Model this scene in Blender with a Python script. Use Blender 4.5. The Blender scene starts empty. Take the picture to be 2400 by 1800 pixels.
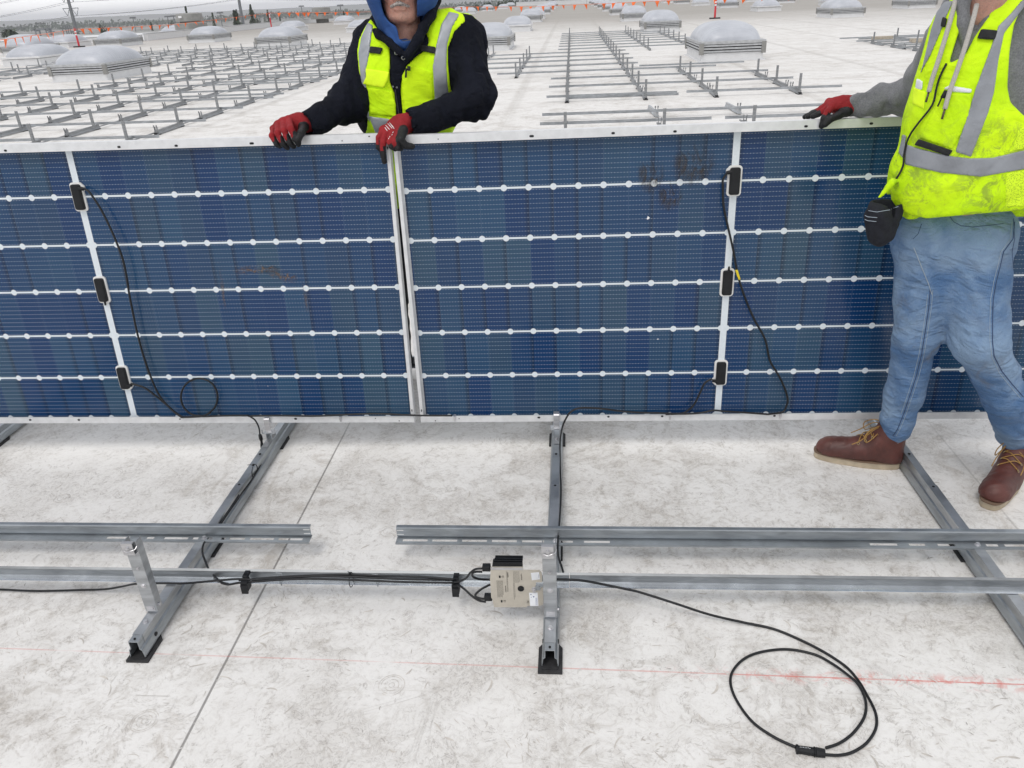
import bpy, math, random
import numpy as np
from mathutils import Vector, Matrix
random.seed(7); RNG = np.random.default_rng(7)
C = bpy.context.scene.collection
SC = bpy.context.scene
# ---------------------------------------------------------------- camera
FPX, PITCH, ROLL, YAW, CAMH = 1811.17, 0.4631, 0.0479, -0.0899, 1.68
def cam_axes():
    cy, sy, cp, sp = math.cos(YAW), math.sin(YAW), math.cos(PITCH), math.sin(PITCH)
    fwd = np.array([sy*cp, cy*cp, -sp]); r = np.array([cy, -sy, 0.0]); u = np.cross(r, fwd)
    cr, sr = math.cos(ROLL), math.sin(ROLL)
    return cr*r-sr*u, sr*r+cr*u, fwd
AR, AU, AW = cam_axes()
cam_data = bpy.data.cameras.new('camera'); cam = bpy.data.objects.new('camera', cam_data); C.objects.link(cam)
cam_data.sensor_fit = 'HORIZONTAL'; cam_data.sensor_width = 36.0; cam_data.lens = 36.0*FPX/2400.0
cam_data.clip_start = 0.05; cam_data.clip_end = 30000
m = Matrix.Identity(4)
for i in range(3):
    m[i][0], m[i][1], m[i][2] = AR[i], AU[i], -AW[i]
m[2][3] = CAMH
cam.matrix_world = m; SC.camera = cam
# ---------------------------------------------------------------- sky and sun
SUN_EL, SUN_AZ = math.radians(62), math.radians(205)      # azimuth measured clockwise from +Y: behind the camera, a little left
world = bpy.data.worlds.new('World'); SC.world = world; world.use_nodes = True
wn = world.node_tree; wn.nodes.clear()
wo = wn.nodes.new('ShaderNodeOutputWorld'); sky = wn.nodes.new('ShaderNodeTexSky'); sky.sky_type = 'NISHITA'
sky.sun_disc = False; sky.sun_elevation = SUN_EL; sky.sun_rotation = SUN_AZ
sky.air_density = 1.0; sky.dust_density = 3.0; sky.altitude = 50
b1 = wn.nodes.new('ShaderNodeBackground'); b1.inputs['Strength'].default_value = 0.03
wn.links.new(sky.outputs[0], b1.inputs[0])
tc = wn.nodes.new('ShaderNodeTexCoord'); mp = wn.nodes.new('ShaderNodeMapping'); mp.inputs['Scale'].default_value = (1, 1, 4)
nz = wn.nodes.new('ShaderNodeTexNoise'); nz.inputs['Scale'].default_value = 2.2; nz.inputs['Detail'].default_value = 5
cr = wn.nodes.new('ShaderNodeValToRGB')
cr.color_ramp.elements[0].position = 0.3; cr.color_ramp.elements[0].color = (0.82, 0.825, 0.84, 1)
cr.color_ramp.elements[1].position = 0.7; cr.color_ramp.elements[1].color = (0.945, 0.93, 0.925, 1)
b2 = wn.nodes.new('ShaderNodeBackground'); b2.inputs['Strength'].default_value = 0.86
ad = wn.nodes.new('ShaderNodeAddShader')
wn.links.new(tc.outputs['Generated'], mp.inputs[0]); wn.links.new(mp.outputs[0], nz.inputs[0]); wn.links.new(nz.outputs[0], cr.inputs[0])
sx = wn.nodes.new('ShaderNodeSeparateXYZ'); wn.links.new(tc.outputs['Generated'], sx.inputs[0])
mr = wn.nodes.new('ShaderNodeMapRange'); mr.interpolation_type = 'SMOOTHSTEP'; mr.inputs[1].default_value = 0.0; mr.inputs[2].default_value = 0.24; mr.inputs[3].default_value = 1.38; mr.inputs[4].default_value = 0.86
wn.links.new(sx.outputs[2], mr.inputs[0]); wn.links.new(mr.outputs[0], b2.inputs['Strength'])
wn.links.new(cr.outputs[0], b2.inputs[0]); wn.links.new(b1.outputs[0], ad.inputs[0]); wn.links.new(b2.outputs[0], ad.inputs[1])
wn.links.new(ad.outputs[0], wo.inputs[0])
sl = bpy.data.lights.new('sun', 'SUN'); sl.energy = 1.0; sl.angle = math.radians(22); sl.color = (1.0, 0.97, 0.93)
so = bpy.data.objects.new('sun', sl); C.objects.link(so)
sd = Vector((math.sin(SUN_AZ)*math.cos(SUN_EL), math.cos(SUN_AZ)*math.cos(SUN_EL), math.sin(SUN_EL)))
so.rotation_euler = sd.to_track_quat('Z', 'Y').to_euler()
SC.view_settings.view_transform = 'Standard'; SC.view_settings.look = 'None'; SC.view_settings.gamma = 1; SC.view_settings.exposure = 0.07
# ---------------------------------------------------------------- points: a line of sight met with a real plane at its real distance
def ray(px, py):
    return AW + AR*(px-1200)/FPX + AU*(900-py)/FPX
def gz(px, py, z=0.0):
    d = ray(px, py); t = (z-CAMH)/d[2]; return d*t + np.array([0, 0, CAMH])
def gy(px, py, Y):
    d = ray(px, py); t = Y/d[1]; return d*t + np.array([0, 0, CAMH])
# ---------------------------------------------------------------- tagging helpers
def tag(o, label=None, cat=None, group=None, kind=None):
    if label: o['label'] = label
    if cat: o['category'] = cat
    if group: o['group'] = group
    if kind: o['kind'] = kind
    return o
def thing(name, label, cat, loc=(0, 0, 0), group=None, rot=(0, 0, 0)):
    o = bpy.data.objects.new(name, None); C.objects.link(o); o.location = loc; o.rotation_euler = rot
    o.empty_display_size = 0.1
    return tag(o, label, cat, group)
def copy_tree(o, parent=None):
    c = o.copy(); C.objects.link(c)
    if parent is not None: c.parent = parent
    for ch in list(o.children): copy_tree(ch, c)
    return c
def ordn(n):
    w = ['first', 'second', 'third', 'fourth', 'fifth', 'sixth', 'seventh', 'eighth', 'ninth', 'tenth', 'eleventh', 'twelfth',
         'thirteenth', 'fourteenth', 'fifteenth', 'sixteenth', 'seventeenth', 'eighteenth', 'nineteenth', 'twentieth']
    return w[n] if n < len(w) else str(n+1)+'th'
# ---------------------------------------------------------------- mesh builder
class MB:
    def __init__(s): s.v = []; s.f = []; s.m = []
    def add(s, vs, fs, mi=0):
        o = len(s.v); s.v += [tuple(map(float, p)) for p in vs]; s.f += [tuple(i+o for i in f) for f in fs]; s.m += [mi]*len(fs)
    def box(s, lo, hi, mi=0, M=None):
        x0, y0, z0 = lo; x1, y1, z1 = hi
        vs = [(x0, y0, z0), (x1, y0, z0), (x1, y1, z0), (x0, y1, z0), (x0, y0, z1), (x1, y0, z1), (x1, y1, z1), (x0, y1, z1)]
        if M is not None: vs = [tuple(M @ Vector(p)) for p in vs]
        s.add(vs, [(0, 3, 2, 1), (4, 5, 6, 7), (0, 1, 5, 4), (1, 2, 6, 5), (2, 3, 7, 6), (3, 0, 4, 7)], mi)
    def prism(s, poly, a, b, axis='x', mi=0):
        # poly: 2-D outline, extruded from a to b along axis; plane order x:(y,z) y:(x,z) z:(x,y)
        n = len(poly)
        def mk(p, t):
            return (t, p[0], p[1]) if axis == 'x' else ((p[0], t, p[1]) if axis == 'y' else (p[0], p[1], t))
        vs = [mk(p, a) for p in poly]+[mk(p, b) for p in poly]
        fs = [(i, (i+1) % n, n+(i+1) % n, n+i) for i in range(n)]+[tuple(range(n-1, -1, -1)), tuple(range(n, 2*n))]
        s.add(vs, fs, mi)
    def cyl(s, p, q, r, r2=None, n=12, mi=0, cap=True):
        p = Vector(p); q = Vector(q); r2 = r if r2 is None else r2
        d = (q-p).normalized(); a = d.orthogonal().normalized(); b = d.cross(a)
        vs = []
        for (c, rr) in ((p, r), (q, r2)):
            for i in range(n):
                t = 2*math.pi*i/n; vs.append(c+a*math.cos(t)*rr+b*math.sin(t)*rr)
        fs = [(i, (i+1) % n, n+(i+1) % n, n+i) for i in range(n)]
        if cap: fs += [tuple(range(n-1, -1, -1)), tuple(range(n, 2*n))]
        s.add(vs, fs, mi)
    def tube(s, pts, r, n=8, sub=6, mi=0, smooth=True, closed=False):
        P = [Vector(p) for p in pts]
        if smooth and len(P) > 2:
            Q = []
            for i in range(len(P)-1):
                p0 = P[max(i-1, 0)]; p1 = P[i]; p2 = P[i+1]; p3 = P[min(i+2, len(P)-1)]
                for k in range(sub):
                    t = k/sub; t2 = t*t; t3 = t2*t
                    Q.append(0.5*((2*p1)+(-p0+p2)*t+(2*p0-5*p1+4*p2-p3)*t2+(-p0+3*p1-3*p2+p3)*t3))
            Q.append(P[-1]); P = Q
        rs = r if hasattr(r, '__len__') else [r]*len(P)
        if len(rs) != len(P):
            rs = np.interp(np.linspace(0, 1, len(P)), np.linspace(0, 1, len(rs)), rs)
        up = None; vs = []; nP = len(P)
        for i in range(nP):
            d = (P[min(i+1, nP-1)]-P[max(i-1, 0)])
            if d.length < 1e-9: d = Vector((0, 0, 1))
            d.normalize()
            if up is None: up = d.orthogonal().normalized()
            up = (up-d*up.dot(d))
            if up.length < 1e-6: up = d.orthogonal()
            up.normalize(); sd_ = d.cross(up)
            for k in range(n):
                t = 2*math.pi*k/n; vs.append(P[i]+up*math.cos(t)*rs[i]+sd_*math.sin(t)*rs[i])
        fs = []
        for i in range(nP-1):
            for k in range(n):
                fs.append((i*n+k, i*n+(k+1) % n, (i+1)*n+(k+1) % n, (i+1)*n+k))
        fs += [tuple(range(n-1, -1, -1)), tuple((nP-1)*n+k for k in range(n))]
        s.add(vs, fs, mi)
    def sphere(s, c, r, n=12, m_=8, mi=0, sc=(1, 1, 1)):
        vs = [(c[0], c[1], c[2]-r*sc[2])]
        for j in range(1, m_):
            ph = -math.pi/2+math.pi*j/m_
            for i in range(n):
                t = 2*math.pi*i/n
                vs.append((c[0]+r*sc[0]*math.cos(ph)*math.cos(t), c[1]+r*sc[1]*math.cos(ph)*math.sin(t), c[2]+r*sc[2]*math.sin(ph)))
        vs.append((c[0], c[1], c[2]+r*sc[2])); L = len(vs)-1
        fs = [(0, 1+(i+1) % n, 1+i) for i in range(n)]
        for j in range(m_-2):
            for i in range(n):
                a = 1+j*n+i; b = 1+j*n+(i+1) % n; fs.append((a, b, b+n, a+n))
        fs += [(L, 1+(m_-2)*n+i, 1+(m_-2)*n+(i+1) % n) for i in range(n)]
        s.add(vs, fs, mi)
    def mesh(s, name, mats, smooth=False):
        me = bpy.data.meshes.new(name); me.from_pydata(s.v, [], s.f)
        if not isinstance(mats, (list, tuple)): mats = [mats]
        for mm in mats: me.materials.append(mm)
        if len(mats) > 1: me.polygons.foreach_set('material_index', s.m)
        if smooth: me.polygons.foreach_set('use_smooth', [True]*len(me.polygons))
        me.update(); return me
    def build(s, name, mats, parent=None, smooth=False, bevel=0, loc=None):
        o = bpy.data.objects.new(name, s.mesh(name, mats, smooth)); C.objects.link(o)
        if parent is not None: o.parent = parent
        if loc is not None: o.location = loc
        if bevel:
            b = o.modifiers.new('bevel', 'BEVEL'); b.width = bevel; b.segments = 2; b.limit_method = 'ANGLE'; b.angle_limit = math.radians(40)
        return o
def rrect(w, h, r, n=4, cx=0, cy=0):
    pts = []
    for (sx, sy, a0) in ((1, 1, 0), (-1, 1, 90), (-1, -1, 180), (1, -1, 270)):
        for k in range(n+1):
            a = math.radians(a0+90*k/n); pts.append((cx+sx*(w/2-r)+r*math.cos(a), cy+sy*(h/2-r)+r*math.sin(a)))
    return pts
# ---------------------------------------------------------------- node expressions
class E:
    def __init__(s, nt, k): s.nt = nt; s.k = k
    def _op(s, op, *o):
        n = s.nt.nodes.new('ShaderNodeMath'); n.operation = op
        for i, a in enumerate((s,)+o):
            if isinstance(a, E): s.nt.links.new(a.k, n.inputs[i])
            else: n.inputs[i].default_value = float(a)
        return E(s.nt, n.outputs[0])
    def __add__(s, o): return s._op('ADD', o)
    def __radd__(s, o): return s._op('ADD', o)
    def __sub__(s, o): return s._op('SUBTRACT', o)
    def __rsub__(s, o): return (s*-1)+o
    def __mul__(s, o): return s._op('MULTIPLY', o)
    def __rmul__(s, o): return s._op('MULTIPLY', o)
    def __truediv__(s, o): return s._op('DIVIDE', o)
    def floor(s): return s._op('FLOOR')
    def fract(s): return s._op('FRACT')
    def abs(s): return s._op('ABSOLUTE')
    def sqrt(s): return s._op('SQRT')
    def lt(s, o): return s._op('LESS_THAN', o)
    def gt(s, o): return s._op('GREATER_THAN', o)
    def min(s, o): return s._op('MINIMUM', o)
    def max(s, o): return s._op('MAXIMUM', o)
    def pow(s, o): return s._op('POWER', o)
    def clamp(s): return s.max(0).min(1)
    def ramp(s, a, b):   # smooth 0..1 between a and b
        n = s.nt.nodes.new('ShaderNodeMapRange'); n.interpolation_type = 'SMOOTHSTEP'
        s.nt.links.new(s.k, n.inputs[0]); n.inputs[1].default_value = a; n.inputs[2].default_value = b
        return E(s.nt, n.outputs[0])
class Mat:
    def __init__(s, name):
        s.m = bpy.data.materials.new(name); s.m.use_nodes = True; s.nt = s.m.node_tree
        s.b = s.nt.nodes['Principled BSDF']; s.o = s.nt.nodes['Material Output']
    def coords(s, kind='Object'):
        n = s.nt.nodes.new('ShaderNodeTexCoord'); return n.outputs[kind]
    def xyz(s, kind='Object'):
        n = s.nt.nodes.new('ShaderNodeSeparateXYZ'); s.nt.links.new(s.coords(kind), n.inputs[0])
        return [E(s.nt, n.outputs[i]) for i in range(3)]
    def vec(s, x, y, z):
        n = s.nt.nodes.new('ShaderNodeCombineXYZ')
        for i, a in enumerate((x, y, z)):
            if isinstance(a, E): s.nt.links.new(a.k, n.inputs[i])
            else: n.inputs[i].default_value = a
        return n.outputs[0]
    def mapping(s, sc=(1, 1, 1), rot=(0, 0, 0), loc=(0, 0, 0), kind='Object'):
        n = s.nt.nodes.new('ShaderNodeMapping'); s.nt.links.new(s.coords(kind), n.inputs[0])
        n.inputs['Scale'].default_value = sc; n.inputs['Rotation'].default_value = rot; n.inputs['Location'].default_value = loc
        return n.outputs[0]
    def noise(s, scale, detail=3, rough=.5, dist=0, vec=None, out=0):
        n = s.nt.nodes.new('ShaderNodeTexNoise'); n.inputs['Scale'].default_value = scale; n.inputs['Detail'].default_value = detail
        n.inputs['Roughness'].default_value = rough; n.inputs['Distortion'].default_value = dist
        s.nt.links.new(vec if vec is not None else s.coords(), n.inputs['Vector']); return E(s.nt, n.outputs[out])
    def white(s, vec):
        n = s.nt.nodes.new('ShaderNodeTexWhiteNoise'); n.noise_dimensions = '3D'; s.nt.links.new(vec, n.inputs['Vector'])
        return E(s.nt, n.outputs['Value'])
    def voronoi(s, scale, vec=None, feature='F1', out='Distance'):
        n = s.nt.nodes.new('ShaderNodeTexVoronoi'); n.feature = feature; n.inputs['Scale'].default_value = scale
        s.nt.links.new(vec if vec is not None else s.coords(), n.inputs['Vector']); return E(s.nt, n.outputs[out])
    def mix(s, fac, a, b):
        n = s.nt.nodes.new('ShaderNodeMix'); n.data_type = 'RGBA'
        if isinstance(fac, E): s.nt.links.new(fac.k, n.inputs['Factor'])
        else: n.inputs['Factor'].default_value = fac
        for nm, c in (('A', a), ('B', b)):
            i = [x for x in n.inputs if x.name == nm and x.type == 'RGBA'][0]
            if isinstance(c, E): s.nt.links.new(c.k, i)
            else: i.default_value = (*c, 1) if len(c) == 3 else c
        o = [x for x in n.outputs if x.type == 'RGBA'][0]
        return E(s.nt, o)
    def set(s, name, v):
        i = s.b.inputs[name]
        if isinstance(v, E): s.nt.links.new(v.k, i)
        elif isinstance(v, (tuple, list)): i.default_value = (*v, 1) if len(v) == 3 else v
        else: i.default_value = v
        return s
    def bump(s, h, strength=.3, dist=.01):
        n = s.nt.nodes.new('ShaderNodeBump'); n.inputs['Strength'].default_value = strength; n.inputs['Distance'].default_value = dist
        s.nt.links.new(h.k, n.inputs['Height']); s.nt.links.new(n.outputs[0], s.b.inputs['Normal']); return s
def srgb(r, g, b):
    f = lambda c: (c/255/12.92) if c/255 <= .04045 else ((c/255+.055)/1.055)**2.4
    return (f(r), f(g), f(b))
def mul(c, k): return tuple(x*k for x in c)
def simple(name, col, rough=.6, metal=0.0, var=.12, scale=18, bump=0, bscale=60, bdist=.002, detail=4, spec=None):
    M = Mat(name)
    n = M.noise(scale, detail)
    M.set('Base Color', M.mix(n.ramp(.3, .7), mul(col, 1-var), mul(col, 1+var)))
    n2 = M.noise(scale*2.3, 3); M.set('Roughness', (n2*.2)+(rough-.1)); M.set('Metallic', metal)
    if spec is not None: M.set('Specular IOR Level', spec)
    if bump: M.bump(M.noise(bscale, 4), bump, bdist)
    return M.m
# ---------------------------------------------------------------- materials
def mat_roof():
    M = Mat('white_membrane'); x, y, z = M.xyz()
    big = M.noise(.55, 4, .6); mid = M.noise(2.6, 5, .65, .6); fine = M.noise(9, 6, .7, 1.6); grit = M.noise(70, 4, .7)
    streak = M.noise(1.0, 5, .65, .4, vec=M.mapping(sc=(.12, 1.1, 1)))
    swirl = M.noise(11, 4, .6, 4.5); swirl2 = M.noise(23, 4, .65, 3.5)
    base = (.745, .736, .715)
    near = y.ramp(16, 5)
    # dirt rubbed into the sheet
    fl = M.noise(17, 6, .75, 2.6)
    dirt = (mid.ramp(.42, .66)*.65+fine.ramp(.48, .66)*.55+fl.ramp(.50, .64)*.6)*(big.ramp(.28, .58)*.75+.25)
    c = M.mix((dirt*.66).clamp(), base, (.43, .40, .36))
    cv = (swirl.ramp(.535, .56)-swirl.ramp(.575, .60))*fine.ramp(.42, .62)*near
    cv2 = (swirl2.ramp(.52, .55)-swirl2.ramp(.57, .60))*mid.ramp(.45, .62)*near
    c = M.mix((cv*.6+cv2*.5).clamp(), c, (.34, .32, .30))
    drag = M.noise(3.0, 5, .7, .8, vec=M.mapping(sc=(3.2, .55, 1), rot=(0, 0, .9))); drag2 = M.noise(4.0, 5, .7, .6, vec=M.mapping(sc=(.5, 3.4, 1), rot=(0, 0, .25))); blot = M.noise(1.1, 3, .5)
    c = M.mix((drag.ramp(.56, .70)*blot.ramp(.48, .62)*.42*near).clamp(), c, (.40, .365, .32)); c = M.mix((drag2.ramp(.58, .70)*blot.ramp(.54, .40)*.38*near).clamp(), c, (.42, .39, .35))
    c = M.mix(((grit-.5)*.9*near).clamp(), c, (.42, .40, .38))
    # long horizontal ponding bands and the old grey-brown weathered part further off
    far = (y+(M.noise(.05, 3)-.5)*26+x*.12).ramp(30, 72)
    bands = streak.ramp(.42, .66)
    c = M.mix((bands*(y.ramp(8, 22)*.30)).clamp(), c, (.50, .47, .43))
    wf = M.noise(.3, 5, .7, .5, vec=M.mapping(sc=(.25, 1, 1)))
    c = M.mix((far*(.72+.3*wf)*(1-streak.ramp(.55, .8)*.5)).clamp(), c, (.29, .27, .24))
    # lap seams of the sheets (every 2.5 m along the roof)
    u = ((x+1.01)/2.5); dx = (u-(u+.5).floor()).abs()*2.5
    wob = (M.noise(.6, 2)-.5)*.012
    dxs = (u-(u+.5).floor())*2.5+wob
    seam = (dxs.abs().ramp(.005, .002))*(y.ramp(3.2, 2.6)*.8+.2)*(x.lt(-.4)*.65+.35)
    c = M.mix((seam*.7).clamp(), c, (.10, .095, .09))
    lap = (dxs+.045).abs().ramp(.06, .02)*fine.ramp(.4, .7)
    c = M.mix((lap*.38).clamp(), c, (.47, .43, .38))
    farseam = dx.ramp(.14, .05)*y.ramp(9, 16)
    c = M.mix((farseam*.22).clamp(), c, (.33, .31, .28))
    v = (y+3)/30.0; dy = (v-v.floor()-.5).abs()*30
    c = M.mix((dy.ramp(.10, .04)*.25*y.ramp(10, 16)).clamp(), c, (.36, .34, .31))
    # red chalk line snapped across the sheet
    ln = (y-1.5765+x*.0176).abs()
    ch = M.noise(6, 3); sm = M.noise(14, 5, .7, 2)
    c = M.mix((ln.ramp(.0032, .0010)*ch.ramp(.26, .50)*(x.ramp(-.4, .9)*.35+.34)).clamp(), c, (.60, .13, .11))
    c = M.mix((ln.ramp(.038, .003)*sm.ramp(.48, .62)*x.ramp(.1, .8)*.55).clamp(), c, (.62, .17, .14))
    M.set('Base Color', c); M.set('Roughness', .58+fine*.2); M.set('Specular IOR Level', .3)
    weave = M.noise(260, 2, .5)
    M.bump(fine*.6+mid*1.2+weave*.10+seam*-.8, .35, .006)
    return M.m
def mat_cells():
    M = Mat('solar_cells'); x, y, z = M.xyz()
    s = (x.abs()-.01)/.09; col = s.floor(); fx = s-col
    r = (z-.0135)/.1845; row = r.floor(); fz = r-row
    sgn = x.gt(0)
    cid = M.vec(col+sgn*40, row*3.1, M_OFF(M))
    w = M.white(cid); w2 = M.white(M.vec(col*1.7+sgn*17, row*5.3+9, M_OFF(M)))
    drift = M.noise(1.6, 3)
    c = M.mix(((w*.8+drift*.9)-.55).clamp(), srgb(8, 49, 93), srgb(38, 75, 104))
    c = M.mix(((w2*1.2+drift*.5)-.95).clamp(), c, srgb(50, 76, 90))
    # shadow stripe painted into the colour beside some cell joints, and faint overlap lines
    w3 = M.white(M.vec(col*2.3+sgn*7+3, row*7.7, 2.5))
    c = M.mix((fx.ramp(.26, 0.0)*w3.gt(.48)*.6).clamp(), c, srgb(10, 26, 48))
    ed = ((fx-.5).abs()).ramp(.488, .5)
    c = M.mix((ed*w3.lt(.6)*.4).clamp(), c, srgb(110, 128, 150))
    # ten busbars a row, dashed with solder pads
    b = fz*11.0; fb = (b-b.floor()-.5).abs(); inrow = fz.gt(.02)*fz.lt(.98)
    along = s*8.0; dash = (along-along.floor()-.5).abs()
    bar = fb.ramp(.062, .035)*inrow
    c = M.mix((bar*(.26+dash.lt(.24)*.10)).clamp(), c, srgb(140, 158, 175))
    pad = fb.ramp(.085, .05)*dash.ramp(.11, .05)*inrow
    c = M.mix((pad*.4).clamp(), c, srgb(215, 225, 235))
    # white bars between the rows, round gaps at the cell corners, centre spine and edges
    dz = (r-(r+.5).floor()).abs()*.1845; dxx = (s-(s+.5).floor()).abs()*.09
    disc = ((dz*dz)+(dxx*dxx)).sqrt()
    wv = M.noise(120, 2)
    wv_ = M.noise(300, 2)
    white = dz.ramp(.0040, .0031).max(disc.ramp(.0124, .0110)*(wv_*.25+.86)).max(x.abs().ramp(.0128, .0118)).max((x.abs()-1.187).ramp(-.0005, .0005))
    c = M.mix(white, c, M.mix(wv, (.60, .66, .70), (.75, .80, .84)))
    # dried splashes and dust
    du = M.noise(5, 6, .7, 1.0, vec=M.mapping(sc=(1, 1, 2.2))); dd = M.noise(1.1, 2)
    c = M.mix((du.ramp(.66, .76)*dd.ramp(.53, .62)*.5).clamp(), c, srgb(150, 125, 100))
    M.set('Base Color', c); M.set('Roughness', .16+M.noise(4, 3)*.12); M.set('Coat Weight', .10); M.set('Coat Roughness', .05)
    M.set('Specular IOR Level', .42)
    return M.m
def M_OFF(M):   # a number that differs from module to module
    n = M.nt.nodes.new('ShaderNodeObjectInfo'); return E(M.nt, n.outputs['Random'])*50
def mat_galv(name, k=1.0, rough=.38, tint=(1, 1, 1.03)):
    M = Mat(name)
    v = M.voronoi(90, out='Color'); n = M.noise(7, 5, .6, .5, vec=M.mapping(sc=(1, 1, 6)))
    base = tuple(k*t for t in tint)
    c = M.mix(n.ramp(.3, .7), mul(base, .40), mul(base, .60))
    M.set('Base Color', c); M.set('Metallic', .82); M.set('Roughness', n*.25+rough-.1)
    M.bump(M.noise(150, 3), .08, .001)
    return M.m
GALV = mat_galv('galvanised_steel', .86, .36, (.96, 1, 1.04)); GALVD = mat_galv('darker_galvanised_steel', .76, .40, (.93, 1, 1.06)); GALVB = mat_galv('bright_galvanised_steel', 1.1, .3); GALVF = mat_galv('dull_galvanised_steel', .60, .5, (.97, 1, 1.03))
GALVW = mat_galv('shaded_galvanised_web', .52, .42, (.95, 1, 1.04)); GALVS = mat_galv('shiny_sky_lit_flange', 1.55, .22, (.95, 1, 1.05)); ROOF = mat_roof(); CELLS = mat_cells()  # same steel: web colour darkened for shade, flange colour raised for sky reflection
ALU = simple('anodised_aluminium', (.70, .71, .72), .42, .35, .06, 30, .05)
BLACKP = simple('black_plastic', (.010, .011, .013), .5, 0, .2, 40, .1, 200, .001, spec=.3)
RUBBER = simple('black_rubber', (.022, .022, .024), .75, 0, .3, 60, .3, 120, .002)
CABLE = simple('black_cable_sheath', (.010, .011, .013), .42, 0, .15, 50, spec=.35)
SILI = simple('white_silicone', (.80, .80, .78), .5, 0, .05, 60)
YELLOWP = simple('yellow_tape', (.75, .60, .02), .5)
WPAINT = simple('white_curb_flashing', (.66, .665, .67), .5, 0, .04, 6, .15, 30, .004)
LOUV = simple('brushed_louvre_metal', (.46, .47, .48), .42, .6, .1, 12)
DARKGAP = simple('dark_vent_gap', (.03, .03, .032), .8)
def mat_dome():
    M = Mat('ribbed_acrylic_dome')
    n = M.noise(1.5, 4); M.set('Base Color', M.mix(n.ramp(.3, .7), (.40, .42, .46), (.49, .51, .55)))
    M.set('Roughness', .42); M.set('Specular IOR Level', .5); M.set('Coat Weight', .12); M.set('Coat Roughness', .15)
    x, y, z = M.xyz(); w = (y*9.0)
    M.bump((w-w.floor()-.5).abs(), .6, .03); return M.m
DOME = mat_dome()
ORANGE = simple('orange_pennant_vinyl', (.90, .16, .02), .5, 0, .08, 8)
REDP = simple('red_plastic_post', (.62, .03, .045), .45, 0, .08, 10)
WHITEP = simple('white_reflective_band', (.8, .8, .8), .4)
CONCR = simple('weathered_concrete', (.20, .195, .185), .9, 0, .22, 1.4, .3, 12, .02)
PALEG = simple('pale_grey_sheet_metal', (.26, .258, .245), .6, .1, .12, 2.5, .1, 8, .01)
BLOCK = simple('tan_ballast_block', (.42, .37, .30), .9, 0, .15, 20, .4, 60, .004)
BARK = simple('bark', (.07, .05, .035), .9, 0, .3, 3)
def mat_leaf(name, a, b):
    M = Mat(name); n = M.noise(.9, 4); M.set('Base Color', M.mix(n.ramp(.35, .65), a, b)); M.set('Roughness', .7); return M.m
LEAF = mat_leaf('dark_foliage', (.018, .032, .018), (.05, .075, .035)); LEAF2 = mat_leaf('grey_green_foliage', (.04, .06, .035), (.08, .10, .06))
POLEM = simple('grey_galvanised_pole', (.20, .21, .22), .6, .3, .1, 1)
WIREM = simple('dark_wire', (.16, .16, .17), .6)
# ---------------------------------------------------------------- roof, land, hills
def sheet(name, x0, x1, y0, y1, z, mat, nx=2, ny=2, zf=None):
    b = MB()
    for j in range(ny+1):
        for i in range(nx+1):
            X = x0+(x1-x0)*i/nx; Y = y0+(y1-y0)*j/ny; b.v.append((X, Y, z+(zf(X, Y) if zf else 0)))
    for j in range(ny):
        for i in range(nx):
            a = j*(nx+1)+i; b.f.append((a, a+1, a+nx+2, a+nx+1)); b.m.append(0)
    o = b.build(name, mat); return tag(o, kind='structure')
b = MB()
EDGE = [(-31.2, 60), (-31.2, 120), (-16, 130), (-12.1, 190.6), (3.1, 171.2), (70, 86), (90, 86), (90, -12), (-70, -12), (-70, 60)]
b.prism(EDGE, -.35, 0.0, 'z'); roof = tag(b.build('roof', ROOF), kind='structure')
def mat_land():
    M = Mat('hazy_city_ground'); n = M.noise(.02, 5, .7); f = M.noise(.11, 4)
    M.set('Base Color', M.mix(n.ramp(.4, .6), M.mix(f, (.07, .085, .06), (.16, .15, .13)), (.30, .29, .28))); M.set('Roughness', .9); return M.m
land = sheet('land', -5000, 5000, -400, 5000, -10.0, mat_land(), 6, 6)
def hf(X, Y):
    return 0
def hills(name, Y0, h, seed, mat):
    b = MB(); rs = np.random.RandomState(seed); n = 140; xs = np.linspace(-4600, 4600, n); ph = rs.rand(9)*6.28
    prof = sum(math.pow(.62, k)*np.sin(xs/(1300/(1.75**k))+ph[k]) for k in range(8)); prof = h*(.50+.25*prof/1.6)*(.45+.55/(1+np.exp(-(xs+800)/300)))
    for row, (dy, kz) in enumerate(((-700, 0), (-300, .45), (0, 1), (500, .6), (1100, 0))):
        for i in range(n): b.v.append((xs[i], Y0+dy*.7+60*math.sin(i*.7+row), -10+max(prof[i], 8)*kz*(1+.07*math.sin(i*1.9+row*2))))
    for r in range(4):
        for i in range(n-1):
            a = r*n+i; b.f.append((a, a+1, a+n+1, a+n)); b.m.append(0)
    return tag(b.build(name, mat, smooth=True), kind='structure')
HILL = simple('dry_hill_scrub', (.12, .12, .09), .95, 0, .25, .004)
hills('hills', 3600, 44, 3, HILL)
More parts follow.
